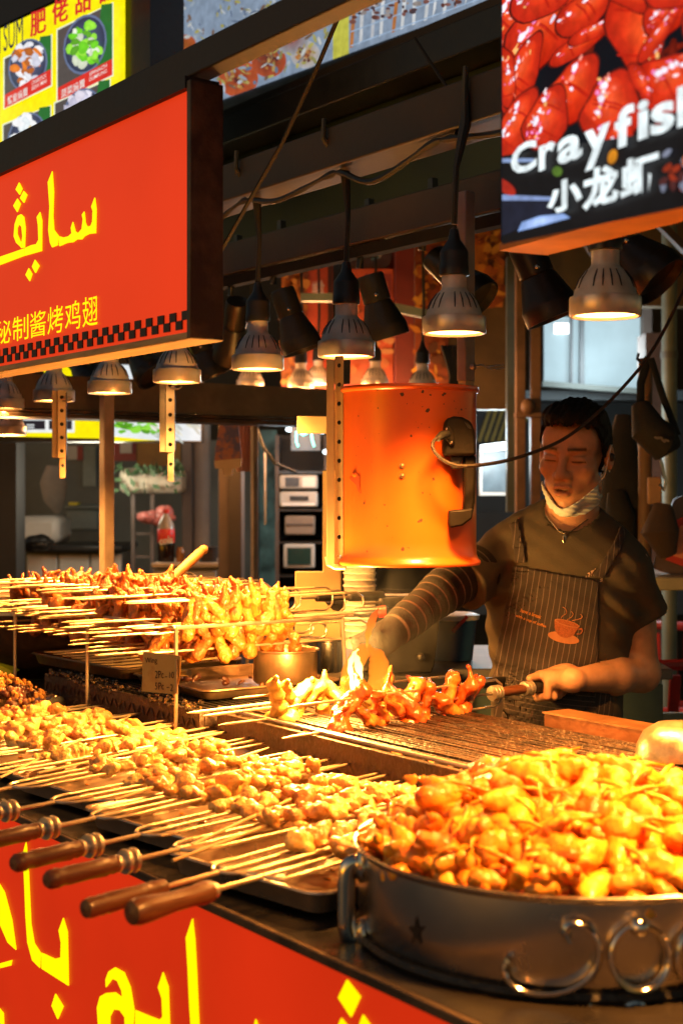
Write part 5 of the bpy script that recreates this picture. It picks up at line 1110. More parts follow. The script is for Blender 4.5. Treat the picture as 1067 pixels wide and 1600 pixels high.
# plug and handle on the right
pg = bpy.data.objects.new('drum_handle', None); COL.objects.link(pg); pg.parent = dr; pg.location = D(720, 820, 2.86)-dr.location; pg['label'] = 'black moulded handle and plug housing on the drum'
pxp = lambda L_, d: [D(640+x/4, 400+y/4, d) for x, y in L_]
part('housing', MB().prism(pxp([(218,1035),(240,1012),(275,1000),(330,1006),(385,1035),(405,1090),(416,1175),(415,1248),(212,1250),(208,1190)], 2.825), FW*.06), mat('scuffed black plastic', (.010,.008,.007), .55, 0, .3, 20, .1, 60, spec=.15), pg, w=True, bev=.006)
part('cover_plate', MB().prism(pxp([(222,1075),(240,1060),(275,1090),(280,1180),(255,1185),(222,1140)], 2.818), FW*.008), mat('scuffed black plastic', ()), pg, w=True, bev=.002)
part('slot_mark', MB().prism(pxp([(340,1035),(378,1060),(385,1080),(365,1075)], 2.8225), FW*.004), black, pg, w=True)
part('grip', MB().prism(pxp([(340,1245),(416,1245),(414,1400),(408,1540),(395,1610),(350,1640),(332,1600),(342,1500)], 2.84), FW*.04), mat('scuffed black plastic', ()), pg, w=True, bev=.006)
part('grip_foot', MB().prism(pxp([(245,1590),(330,1585),(395,1575),(390,1640),(330,1685),(255,1700),(243,1680)], 2.835), FW*.05), mat('scuffed black plastic', ()), pg, w=True, bev=.005)
part('plug', MB().prism(pxp([(255,1250),(345,1250),(310,1300),(330,1330),(260,1335)], 2.84), FW*.03), black, pg, w=True, bev=.003)
for x, y in ((232,1080),(262,1165),(250,1110)): part('screw', MB().ball(D(640+x/4, 400+y/4, 2.816), .003, 8, 6), steel, pg, w=True)
part('gland', MB().tube([D(699,678,2.81), D(690,680,2.80), D(683,686,2.79)], [.008,.0085,.006], 10), black, pg, w=True)
def smooth_path(P, n=6):
    out = []; P = [P[0]*2-P[1]]+P+[P[-1]*2-P[-2]]
    for i in range(1, len(P)-2):
        for k in range(n):
            t_ = k/n; a, b, c, d = P[i-1], P[i], P[i+1], P[i+2]
            out.append(.5*((2*b)+(c-a)*t_+(2*a-5*b+4*c-d)*t_*t_+(3*b-a-3*c+d)*t_**3))
    return out+[P[-2]]
solo('power_cable', MB().tube(smooth_path([D(684,684,2.79), D(677,690,2.785), D(676,700,2.78), D(684,712,2.775), D(702,724,2.78), D(730,728,2.79), D(780,722,2.84), D(830,708,2.90), D(880,686,2.95), D(925,652,2.98), D(970,608,3.0), D(1010,560,3.0), D(1045,500,3.0), D(1090,400,3.0), D(1120,300,3.0)]), .0037, 8), mat('braided brown cable', (.014,.008,.006), .5, 0, .5, 200, .5, 400), 'brown power cable curving from the drum plug across the man to the screen', 'cable')

# ================================================================ trays and forks in front
TRZ = .966
TR = [(-1.735,1.275,rad(9),'tray of chicken skewers nearest the big steel pan'),(-2.06,1.30,rad(7),'tray of chicken skewers second from the big pan'),(-2.40,1.315,rad(6),'tray of chicken skewers third from the big pan'),(-2.73,1.32,rad(5),'tray of chicken skewers fourth from the pan'),(-3.06,1.32,rad(5),'tray of chicken skewers at the far left end')]
for i, (x, y, r, lab) in enumerate(TR): tray((x, y, TRZ), r, .315, .47, .034, tm, lab, 'trays of chicken skewers along the counter')
P80 = mesh_of('long_prong_shape', MB().tube([(0,0,0),(0,.28,0),(0,.545,0),(0,.57,0)], [.0028,.0028,.0026,.0006], 7), mat('bright skewer wire', ()), 60)
fh = wood; fer = mat('pale aluminium', ())
RYm = Matrix.Rotation(rad(-90), 3, 'X')
def meat_fork(bx_, by_, i, label, kind=0):
    p = PZ(bx_, by_, 1.020); d = RT*.663+FW*.749
    t = thing('meat_fork', label, 'skewer fork', p, math.atan2(d.y, d.x)-pi/2+rad(random.uniform(-1.5,1.5)), 'wooden handled forks of chicken in front')
    if kind == 0:
        part('handle', MB().lathe([(.001,0),(.009,.001),(.0125,.006),(.0132,.018),(.0112,.026),(.0125,.034),(.0118,.07),(.0132,.094),(.0108,.1),(.0124,.106),(.0112,.112),(.009,.114)], 20, (0,0,0), RYm), fh, t)
        for k, (y, r) in enumerate(((.113,.0112),(.126,.0165),(.139,.0165))): part('ferrule', MB().lathe([(.004,0),(r,.0008),(r+.0008,.0035),(r,.0062),(.0095,.0075),(.009,.013)], 20, (0,y,0), RYm), fer, t)
    elif kind == 1:
        part('handle', MB().lathe([(.001,0),(.011,.002),(.0128,.01),(.0118,.022),(.0128,.026),(.0116,.03),(.0128,.036),(.0112,.085),(.0118,.1),(.0108,.104),(.0118,.108),(.0105,.128),(.006,.13)], 20, (0,0,0), RYm), fh, t)
    else:
        part('handle', MB().lathe([(.001,0),(.014,.003),(.0165,.012),(.016,.03),(.0125,.07),(.0125,.1),(.0148,.118),(.0135,.13),(.009,.134),(.001,.136)], 20, (0,0,0), RYm), fh, t)
        part('ferrule', MB().lathe([(.0095,.128),(.0098,.14),(.006,.143)], 16, (0,0,0), RYm), fer, t)
    ys = .225; w_ = .031
    part('shank', MB().tube([(0,.12,0),(0,.3,-.001)], .0034, 8), mat('bright skewer wire', ()), t)
    if kind == 2: cr = [(-w_,ys+.06,0),(-w_,ys+.004,0),(-w_+.004,ys,0),(w_-.004,ys,0),(w_,ys+.004,0),(w_,ys+.06,0)]
    else: cr = [(-w_,ys+.07,0),(-w_,ys+.04,0),(-w_*.86,ys+.018,0),(-w_*.5,ys+.004,0),(0,ys,0),(w_*.5,ys+.004,0),(w_*.86,ys+.018,0),(w_,ys+.04,0),(w_,ys+.07,0)]
    part('loop', MB().tube(cr, .0028, 8), mat('bright skewer wire', ()), t)
    for x in (-w_, 0, w_):
        o = link('prong', P80, t); o.location = (x, ys+.05, 0); o.rotation_euler = (rad(random.uniform(-.3,.5)), 0, rad(random.uniform(-1,1)))
    style = [0,1,2,0,2,1][i % 6]; y = .405+random.uniform(-.03,.03)
    while y < .72:
        cols_ = (-.021, .0, .021) if style != 1 else (-.02, .014)
        for x in cols_:
            if random.random() < .08: continue
            s = random.uniform(.9,1.3)
            meatobj('meat_chunk', random.choice(CHUNK), t, (x+random.uniform(-.007,.007), y+random.uniform(-.009,.009), .004+random.uniform(-.006,.008)), (random.uniform(-.5,.5), random.uniform(-.5,.5), random.uniform(0,6.28)), s)
        y += .0315
    return t
random.seed(17)
HB = [(203,1428,2,'fork with the fat plain wooden handle, nearest the camera'),(132,1421,1,'fork with ringless slim wooden handle beside the fat one'),(72,1376,0,'third wooden fork from the front, with metal rings'),(20,1350,0,'fourth wooden fork from the front, with metal rings'),(-42,1320,0,'fifth wooden fork from the front, handle cut by the photo edge'),(-105,1290,0,'sixth wooden fork, only its ring end showing at the left edge'),
 (-165,1264,0,'seventh fork, its bare shaft entering from the left'),(-220,1240,0,'eighth fork, its bare shaft entering from the left edge'),(-280,1216,0,'ninth fork of chicken with prongs crossing at left'),(-330,1196,0,'tenth fork of chicken in the far left tray'),(-385,1180,0,'last fork of chicken by the black snack heap')]
for i, (x, y, k, lab) in enumerate(HB): meat_fork(x, y, i, lab, k)
# a loose second row of chunks and thin skewers across the trays
random.seed(28)
for k, (x0, y0, x1, y1) in enumerate([(270,1345,560,1236),(0,1215,205,1118),(60,1208,350,1143),(180,1250,420,1168),(300,1320,520,1218)]):
    a = PZ(x0, y0, 1.022); b = PZ(x1, y1, 1.027)
    solo('bamboo_skewer', MB().tube([a, a+(b-a)*.9, b], [.0025,.0025,.0008], 7), bamboo, 'thin bamboo skewer lying across the chicken trays', 'skewer', 'bamboo skewers across the trays')
for k in range(36):
    i = random.choice([0,1,1,2,2,3,3,4]); x, y, r, _ = TR[i]; q = Matrix.Rotation(r, 3, 'Z') @ Vector((random.uniform(-.15,.15), random.uniform(.02,.17), 0))
    o = meatobj('meat_piece', random.choice(CHUNK), None, (x+q.x, y+q.y, TRZ+.022+random.uniform(0,.014)), (random.uniform(0,3),random.uniform(0,3),random.uniform(0,3)), random.uniform(.9,1.4)); tag(o, 'loose piece of marinated chicken lying in the trays under the forks', 'meat', 'loose chicken pieces in the trays')
for i in range(5):
    x, y, r, _ = TR[i]; mb = MB()
    for k in range(26):
        q = Matrix.Rotation(r, 3, 'Z') @ Vector((random.uniform(-.14,.14), random.uniform(-.22,.2), 0)); mb.ball((x+q.x, y+q.y, TRZ+.003), (random.uniform(.003,.012), random.uniform(.003,.008), .0014), 8, 4)
    solo('oil_drops', mb, mat('orange oil', (.6,.2,.03), .08, 0, .2, 10), f'shiny oil drops pooled in the tray number {["nearest the pan","second from the pan","third from the pan","fourth from the pan","at the far left"][i]}'.replace('number ', ''), 'oil', kind='stuff')
# black snack heap and the cylinder
random.seed(4)
t = tray((-3.33,1.30,TRZ), rad(8), .3, .4, .03, td, 'dark tray of black crumbed snacks at the left edge')
for k in range(90):
    r_ = sqrt(random.random())*.15; a_ = random.uniform(0,6.28); o = meatobj('black_snack', random.choice(DARK), None, (-3.33+r_*cos(a_)*1.0, 1.30+r_*sin(a_)*1.25, TRZ+.02+.085*(1-(r_/.16)**2)*random.uniform(.7,1)), (random.uniform(0,3),random.uniform(0,3),random.uniform(0,3)), random.uniform(.8,1.3)); tag(o, 'black crumbed snack lump in the heap at the left edge', 'snack', 'black crumbed snack lumps in a heap')
mb = MB()
for k in range(300):
    r_ = sqrt(random.random())*.16; a_ = random.uniform(0,6.28); mb.ball((-3.33+r_*cos(a_), 1.30+r_*sin(a_)*1.25, TRZ+.036+.088*(1-(r_/.165)**2)), random.uniform(.003,.007), 6, 4)
solo('golden_crumbs', mb, mat('golden crumbs', (.6,.26,.05), .5, 0, .4, 50), 'golden fried crumbs scattered over the black snacks', 'crumbs', kind='stuff')
a, b = PZ(22,1090,1.0), PZ(88,1112,.992); t = thing('steel_flask', 'shiny steel cylinder lying on its side by the snack heap', 'flask', a); R_ = (b-a).to_track_quat('Z','Y').to_matrix(); L_ = (b-a).length
part('barrel', MB().lathe([(.001,0),(.03,.001),(.033,.006),(.033,L_*.8),(.0315,L_*.82),(.0335,L_*.84),(.0335,L_*.98),(.031,L_),(.001,L_)], 32, a+Vector((0,0,.005)), R_), steel, t, w=True, ang=35)
t = thing('plastic_sheet', 'bright yellow green plastic sheet at the left edge', 'sheet', D(0,1060,3.9)); part('sheet', MB().prism([D(x, y, 3.9) for x, y in [(-30,1030),(0,1039),(21,1050),(10,1056),(18,1064),(-30,1070)]], Vector((0,.02,.004))), mat('yellow green plastic', (.7,.75,.02), .4), t, w=True)

# ================================================================ the big pan
pc_ = Vector((-1.334, 1.314, CT)); PR, PZ0, PZ1 = .27, CT+.006, 1.071
pn = thing('steel_pan', 'big round steel pan heaped with orange sauced seafood', 'pan', pc_)
pm_ = mat('polished pan steel', (.62,.55,.48), .27, 1, .12, 5, .02, 30, aniso=.3, rvar=.06)
part('pan_wall', MB().lathe([(.001,.008),(PR-.012,.006),(PR-.004,.010),(PR,.018),(PR,.107),(PR+.005,.111),(PR+.0055,.115),(PR+.001,.1165),(PR-.004,.113),(PR-.005,.10),(PR-.006,.02)], 96), pm_, pn, ang=50)
part('base_ring', MB().lathe([(PR-.03,0),(PR+.004,.0),(PR+.007,.005),(PR+.003,.011),(PR-.03,.012)], 72), cast, pn)
def panpt(px, py, r=PR):
    rr = D(px, py, 1.)-Vector((0,0,CZ)); ox, oy = -pc_.x, -pc_.y; A_ = rr.x**2+rr.y**2; B_ = 2*(ox*rr.x+oy*rr.y); C_ = ox*ox+oy*oy-r*r
    t_ = (-B_-sqrt(max(0,B_*B_-4*A_*C_)))/(2*A_); p = Vector((0,0,CZ))+rr*t_; return p, Vector((p.x-pc_.x, p.y-pc_.y, 0)).normalized()
hp, hn = panpt(566,1400); hm = mat('bright chrome', (.7,.62,.52), .14, 1, .1, 10)
tgt = Vector((-hn.y, hn.x, 0))
part('handle', MB().tube(smooth_path([hp+Vector((0,0,.035))+hn*.002, hp+Vector((0,0,.042))+hn*.012, hp+Vector((0,0,.03))+hn*.019, hp+hn*.020, hp+Vector((0,0,-.04))+hn*.019, hp+Vector((0,0,-.052))+hn*.012, hp+Vector((0,0,-.045))+hn*.002], 4), .009, 12, flat=1.3), hm, pn, w=True)
for dz in (.037,-.047): part('handle_lug', MB().lathe([(.02,0),(.02,.004),(.012,.01),(.001,.011)], 18, hp+Vector((0,0,dz)), hn.to_track_quat('Z','Y').to_matrix()), hm, pn, w=True)
def onp(px, py, off): 
    p, n_ = panpt(px, py); return p+n_*off
sc_ = [(888,1470),(882,1455),(886,1442),(900,1440),(918,1447),(932,1468),(934,1495),(922,1522),(895,1542),(860,1551),(825,1548),(800,1533),(790,1512),(795,1498)]
part('scroll_ornament', MB().tube(smooth_path([onp(x, y, .008) for x, y in sc_], 4), .0036, 8, flat=1.5), hm, pn, w=True)
for cx, rx in ((995,43),(1092,42),(1180,36)):
    part('ring_ornament', MB().tube([onp(cx+rx*cos(rad(a_)), 1493+50*sin(rad(a_)), .008) for a_ in range(0,361,12)], .0036, 8, flat=1.5), hm, pn, w=True)
    part('ring_boss', MB().ball(onp(cx-2, 1444, .012), .011, 12, 8), hm, pn, w=True)
st = [onp(651+(17 if k % 2 == 0 else 7)*sin(pi*k/5)*.8, 1456-(26 if k % 2 == 0 else 9)*cos(pi*k/5), .0012) for k in range(10)]
part('star_mark', MB().add(st, [tuple(range(10))]), mat('dark star', (.05,.035,.03), .4, .6), pn, w=True)
part('ornament_stand', MB().tube(smooth_path([onp(x, y, .004) for x, y in [(918,1568),(930,1580),(945,1592),(965,1598),(990,1594),(1002,1580),(1000,1568),(985,1566),(975,1572)]], 3), .0042, 8), hm, pn, w=True)
# heap: sauced seafood pieces
def sea_mesh(seed, kind):
    r = np.random.RandomState(seed); prims = []
    if kind == 0:   # curled prawn body
        for k in range(7):
            a_ = -1.3+k*.42; prims.append(((.021*cos(a_), .021*sin(a_), r.uniform(-.002,.002)), .0135-.0012*k))
    elif kind == 1: # long claw
        for k in range(6): prims.append(((-.03+k*.012, .004*sin(k), r.uniform(-.002,.002)), [.008,.0125,.0145,.0135,.009,.006][k]))
        prims.append(((.034,.011,0), .0055)); prims.append(((.04,.014,0), .0035)); prims.append(((.042,-.005,0), .0032))
    elif kind == 2: # knobbly lump
        for k in range(6): prims.append(((r.uniform(-.018,.018), r.uniform(-.014,.014), r.uniform(-.008,.008)), r.uniform(.010,.015)))
    else:           # smooth long piece
        for k in range(5): prims.append(((-.024+k*.012, .008*sin(k*.9), 0), [.011,.015,.016,.0145,.011][k]))
    def f(P): return uni(.004, *[nrm(P-A3(*c))-q for c, q in prims])+wob(P, 160, seed)*.0024+wob(P, 420, seed+5)*.0010+(np.sin(P[:, 0]*430)*.0011 if kind in (0, 3) else 0)
    return mesh_of('seafood_shape', surf(f, (-.058,-.05,-.034), (.058,.05,.034), .0034), seafood, 180)
SEA = [sea_mesh(100+k, k % 4) for k in range(10)]
random.seed(31)
leg_m = mesh_of('thin_leg_shape', MB().tube([(-.035,0,0),(-.01,.004,.006),(.015,.002,.004),(.036,-.006,-.004)], [.0016,.003,.0026,.0008], 6), seafood, 180)
pts_ = []; tries = 0
while len(pts_) < 300 and tries < 20000:
    tries += 1; r_ = sqrt(random.random())*(PR-.034); a_ = random.uniform(0,6.28); x, y = r_*cos(a_), r_*sin(a_)
    if all((x-q[0])**2+(y-q[1])**2 > .0215**2 for q in pts_): pts_.append((x, y, r_))
for lay in (0, 1):
    for x, y, r_ in pts_:
        if lay and random.random() < .62: continue
        hgt = .100+.098*(1-(r_/PR)**2)**1.1-.014+lay*.017+random.uniform(-.008,.010)
        o = meatobj('seafood_piece', random.choice(SEA if random.random() < .4 else [SEA[1],SEA[3],SEA[5],SEA[7],SEA[9]]), None, pc_+Vector((x+random.uniform(-.004,.004), y, hgt)), (random.uniform(-.5,.5), random.uniform(-.5,.5), random.uniform(0,6.28)), random.uniform(.9,1.3)); tag(o, 'orange sauced seafood piece heaped in the big steel pan', 'seafood', 'seafood pieces heaped in the big pan')
for k in range(80):
    r_ = sqrt(random.random())*(PR-.03); a_ = random.uniform(0,6.28); hgt = .104+.098*(1-(r_/PR)**2)**1.1+.012
    o = meatobj('seafood_leg', leg_m, None, pc_+Vector((r_*cos(a_), r_*sin(a_), hgt)), (random.uniform(-.4,.4), random.uniform(-.4,.4), random.uniform(0,6.28)), random.uniform(.8,1.2)); tag(o, 'thin leg poking out of the seafood heap', 'seafood leg', 'thin legs in the seafood heap')  # thin seafood legs laid loose over the heap
part('sauce', MB().lathe([(PR-.007,.088),(PR*.7,.125),(PR*.35,.165),(.001,.178)], 48), mat('red orange sauce', (.5,.07,.008), .2, 0, .3, 20, .3, 50), pn)
# ================================================================ the cook
MD = 3.32
m0 = D(880, 770, MD); mx = (880-CX)/FOC*MD
man = thing('person', 'man in brown t-shirt and striped apron grilling wings, mask under his chin', 'person', (m0.x, m0.y, 0), CAMROT)
def cv(px, py, dd=0.):
    d = MD+dd; return np.array(((px-CX)/FOC*d-mx, dd, CZ-(py-HZ)/FOC*d))
def axis(yaw, pitch, roll):
    # columns: canonical x (viewer right), y (away from face), z up
    return np.array(Matrix.Rotation(rad(yaw), 3, 'Z') @ Matrix.Rotation(rad(roll), 3, 'Y') @ Matrix.Rotation(rad(pitch), 3, 'X'))
HC = cv(897, 708, -.02); HR = axis(-25, 11, 4); HS = 1.0
def head(P, ears=True):
    Q = ((P-A3(*HC)) @ HR.astype(np.float32))/HS
    S = Q.copy(); S[:, 0] = np.abs(S[:, 0])
    d = uni(.022, ell(S, (0,.018,.03), (.074,.093,.083)), ell(S, (0,-.028,-.045), (.057,.060,.080)), ell(S, (0,-.045,.035), (.060,.043,.050)))
    d = smin(d, ell(S, (.046,-.004,-.075), (.018,.026,.022)), .03)
    d = smin(d, ell(S, (0,-.070,-.112), (.021,.017,.016)), .022)
    d = smin(d, ell(S, (.042,-.058,-.024), (.022,.024,.020)), .022)
    d = smax(d, -ell(S, (.032,-.106,.004), (.020,.020,.012)), .016)
    d = smin(d, rc(S, (.014,-.086,.022), (.046,-.070,.024), .0085, .006), .012)
    d = smin(d, ell(S, (.032,-.0775,.001), (.0165,.012,.0095)), .005)
    d = smin(d, rc(S, (.019,-.0855,-.0028), (.047,-.0745,-.004), .0026, .0022), .004)
    d = smin(d, uni(.009, rc(Q, (0,-.086,.014), (0,-.106,-.028), .0075, .0105), ell(S, (0,-.108,-.033), (.0115,.011,.0105)), ell(S, (.0145,-.096,-.036), (.0085,.0095,.0085))), .010)
    d = smax(d, -ell(S, (.0075,-.106,-.0455), (.0038,.006,.0035)), .003)
    d = smin(d, ell(S, (0,-.074,-.066), (.030,.022,.026)), .02)
    d = smin(d, uni(.003, ell(S, (.007,-.0955,-.0605), (.015,.0085,.0058)), ell(S, (0,-.0935,-.0775), (.019,.0095,.0072))), .004)
    d = smax(d, -ell(S, (0,-.104,-.0688), (.0185,.018,.0022)), .002)
    ear = ell(S, (.0775,.014,-.008), (.0105,.020,.031)); ear = smax(ear, -ell(S, (.0885,.008,-.004), (.0075,.011,.018)), .005)
    d = smin(d, ear, .007) if ears else d
    return d*HS
def h2l(x, y, z): return HR @ (np.array((x, y, z))*HS)+HC
NB = cv(884, 838, .03)
neck = lambda P: rc(P, tuple(h2l(0,.028,-.085)), tuple(NB), .055, .062)
SL, EL, WL = cv(983,884,-.03), cv(1001,1052,.04), cv(893,1063,-.19)
SR_, ER, WR = cv(782,868,.06), cv(700,918,-.10), cv(618,984,-.24)
def torso(P):
    C = Matrix.Rotation(rad(-16), 3, 'Z')
    return uni(.07, ell(P, tuple(cv(878,930,.02)), (.168,.112,.185), C), ell(P, tuple(cv(868,1075,.03)), (.142,.112,.19), C), ell(P, tuple(cv(866,1220,.04)), (.155,.12,.15), C),
      rc(P, tuple(SR_+np.array((.025,0,-.01))), tuple(SL+np.array((-.025,0,-.01))), .052, .052), rc(P, tuple(NB+np.array((0,.02,-.0))), tuple((SL+NB)/2+np.array((0,.01,.0))), .058, .050), rc(P, tuple(NB+np.array((0,.02,-.0))), tuple((SR_+NB)/2+np.array((0,.01,.0))), .058, .050))
armL = lambda P: uni(.02, rc(P, tuple(SL), tuple(EL), .047, .041), rc(P, tuple(EL), tuple(EL*.6+WL*.4), .042, .041), rc(P, tuple(EL*.6+WL*.4), tuple(WL), .040, .0225))
armR = lambda P: uni(.02, rc(P, tuple(SR_), tuple(ER), .047, .042), rc(P, tuple(ER), tuple(WR), .043, .030))
# left fist round the fork grip
GM = HANDLE_M.matrix_basis; MI = man.matrix_basis.inverted()
gl = lambda y: np.array(MI @ (GM @ Vector((0, y, 0))))
GA, GB = gl(.735), gl(.81); GD = (GB-GA)/np.linalg.norm(GB-GA)
PV = np.array((0,-1.,0)); PV = PV-GD*PV.dot(GD); PV /= np.linalg.norm(PV); UP_ = np.cross(PV, GD); UP_ = UP_ if UP_[2] > 0 else -UP_
gp = lambda t, a, r: GA+GD*t+(PV*cos(rad(a))+UP_*sin(rad(a)))*r
def hand(P):
    pc0 = gp(.055, 38, .034)
    d = uni(.012, rc(P, tuple(WL), tuple(gp(.068, 40, .032)), .0215, .023), rc(P, tuple(WL), tuple(gp(.012, 42, .028)), .0225, .0165), rc(P, tuple(WL), tuple(gp(.05, 12, .033)), .0225, .0165), rc(P, tuple(gp(.005, 52, .030)), tuple(gp(.07, 45, .033)), .0125, .016), rc(P, tuple(gp(.01, 15, .030)), tuple(gp(.06, 15, .031)), .011, .012), ell(P, tuple(pc0), (.037,.022,.028)))
    for k in range(4):
        t = -.002+k*.0195; r = (.0092,.0096,.0092,.0078)[k]; e = (.001,.004,.002,-.003)[k]
        a, b, c, e_ = gp(t, 30, .030+e), gp(t-.004, -35, .0305+e), gp(t-.001, -98, .0255), gp(t+.003, -160, .023)
        f = smin(rc(P, tuple(a), tuple(b), r*1.12, r), smin(rc(P, tuple(b), tuple(c), r, r*.92), rc(P, tuple(c), tuple(e_), r*.9, r*.75), .003), .003)
        d = smin(d, f, .0035)
    th1, th2, th3 = gp(.04, 72, .030), gp(.0, 88, .025), gp(-.030, 98, .021)
    return smin(d, smin(rc(P, tuple(th1), tuple(th2), .0135, .0105), rc(P, tuple(th2), tuple(th3), .0105, .0082), .004), .007)
HRC = cv(594, 1000, -.27)
def rhand(P):   # right hand, closed on a short tong
    d = uni(.012, rc(P, tuple(WR), tuple(HRC), .028, .027), ell(P, tuple(HRC), (.034,.026,.030)))
    for k in range(4):
        b = HRC+np.array((-.024+k*.004, -.016+k*.013, .012-k*.012)); c = b+np.array((-.026,-.006,-.012)); e_ = c+np.array((.004,.012,-.024))
        d = smin(d, smin(rc(P, tuple(b), tuple(c), .0105, .0095), rc(P, tuple(c), tuple(e_), .0095, .0075), .003), .004)
    return smin(d, rc(P, tuple(HRC+np.array((-.004,-.022,.012))), tuple(HRC+np.array((-.044,-.02,-.006))), .011, .008), .006)
def body(P):
    d = smin(head(P), neck(P), .02); d = smin(d, torso(P), .03)
    d = smin(d, smin(armL(P), hand(P), .012), .02)
    return smin(d, smin(armR(P), rhand(P), .012), .02)
BV, BF = surf(body, (-.52,-.36,.80), (.30,.26,1.80), .0034)
# skin tints: lips, brows, lash line, stubble, short side hair, painted eyelid crease shade
Q = (BV-HC) @ HR; ax = np.abs(Q[:, 0]); colr = np.ones((len(BV), 3))
def tint(mask, c): 
    m = np.clip(mask, 0, 1)[:, None]; colr[:] = colr*(1-m)+colr*np.array(c)*m
g = lambda v, c, s: np.exp(-((v-c)/s)**2)
fr = Q[:, 1] < -.04
lip = (((Q[:, 0])/.024)**2+((Q[:, 2]+.069)/.0125)**2 < 1) & (Q[:, 1] < -.088); tint(lip*.75, (.62,.42,.42))
tint(fr*g(Q[:, 2], -.069, .0022)*(ax < .019), (.12,.08,.07))
teeth = fr & (np.abs(Q[:, 2]+.0672) < .0018) & (ax < .0095) & (Q[:, 1] > -.096); colr[teeth] = (1.3,1.5,1.7)
brz = .0225-.10*(ax-.03)**2*8+.04*(ax-.014)*(ax < .03); tint(fr*(ax > .011)*(ax < .050)*g(Q[:, 2], brz+.0015, .0042)*1.15, (.10,.09,.09))
lz = -.0040-.9*(ax-.033)**2*6; tint(fr*(ax > .0185)*(ax < .048)*g(Q[:, 2], lz, .0016)*1.2, (.08,.06,.06)); tint(fr*(ax > .018)*(ax < .048)*g(Q[:, 2], .0085-.0*ax, .0013)*.5, (.35,.3,.3))  # second tint paints the shade of the eyelid crease
tint(fr*g(Q[:, 2], -.0505, .0055)*(ax < .023)*.28, (.35,.33,.33)); tint(fr*g(Q[:, 2], -.105, .012)*(ax < .02)*.2, (.4,.4,.4))
sideh = np.clip((Q[:, 1]+.052)/.02, 0, 1)*np.clip((Q[:, 2]+.012)/.02, 0, 1)*(ax > .05)*(ax < .0785); tint(sideh*.85, (.1,.09,.09))
skin = mat('tanned skin', (.56,.29,.165), .42, 0, .1, 40, .08, 220, attr=True, sss=.12, spec=.4)
part('body', (BV.tolist(), BF), skin, man, ang=180, cols=colr, recalc=False)
# hair
def hair(P):
    Q = (P-A3(*HC)) @ HR.astype(np.float32); n_ = wob(Q, 90, 3)*.004+np.sin(Q[:, 0]*420+Q[:, 1]*60+3*np.sin(Q[:, 2]*90))*.0016+wob(Q, 500, 4)*.0012
    cap = ell(Q, (0,.018,.034), (.0795,.099,.090))
    top = ell(Q, (.004,-.034,.090), (.066,.080,.036)); d = smin(np.minimum(cap, head(P, False)-.0065), top, .02)+n_
    pl1 = (.082-.10*np.clip(np.abs(Q[:, 0])-.03, 0, 1)*5)-Q[:, 2]+np.clip(Q[:, 1]+.042, 0, 1)*-1.7
    pl2 = -.055-Q[:, 2]
    return smax(smax(d, pl1+n_*2, .006), smax(pl2, -(Q[:, 2]+.075), .01), .006)

hv, hf_ = surf(hair, tuple(HC-.16), tuple(HC+.17), .003); part('hair', (hv.tolist(), hf_), mat('black hair', (.009,.007,.006), .6, 0, .5, 90, .6, 300, spec=.2), man, ang=180, recalc=False)
# surgical mask pulled under the chin
def mask(P):
    Q = (P-A3(*HC)) @ HR.astype(np.float32); S = Q.copy(); d = smin(head(P), neck(P), .02)
    x = Q[:, 0]; ple = np.sin((Q[:, 2]+.4*np.abs(x))*520)*.0007
    shell = np.maximum(d-.0068-ple, -(d-.0025))
    tp = -.111+np.abs(x)**1.5*2.9; bt = -.152+np.abs(x)**1.5*2.5
    return np.maximum(np.maximum(shell, Q[:, 2]-tp), np.maximum(bt-Q[:, 2], np.maximum(np.abs(x)-.066, Q[:, 1]-.004)))
def surfp(name, f, c, r, h, m, parent=None, label=None):
    v, fc = surf(f, tuple(np.array(c)-r), tuple(np.array(c)+r), h); return part(name, (v.tolist(), fc), m, parent or man, label, ang=180, recalc=False), v
mk, _ = surfp('face_mask', mask, h2l(0,-.03,-.11), .12, .0022, mat('pale blue mask', (.62,.68,.68), .75, 0, .08, 30, .1, 120))
part('ear_loop', MB().tube(smooth_path([Vector(h2l(*p)) for p in [(.062,-.02,-.062),(.074,-.012,-.045),(.079,-.006,-.015),(.083,.006,.018),(.082,.02,.02)]], 4), .0013, 6), whiteplas, mk)
part('earbud', MB().ball(Vector(h2l(.084,.008,-.006)), (.008,.009,.010), 12, 8), black, man); part('ear_stud', MB().ball(Vector(h2l(.0815,.004,-.038)), .0026, 8, 6), steel, man)
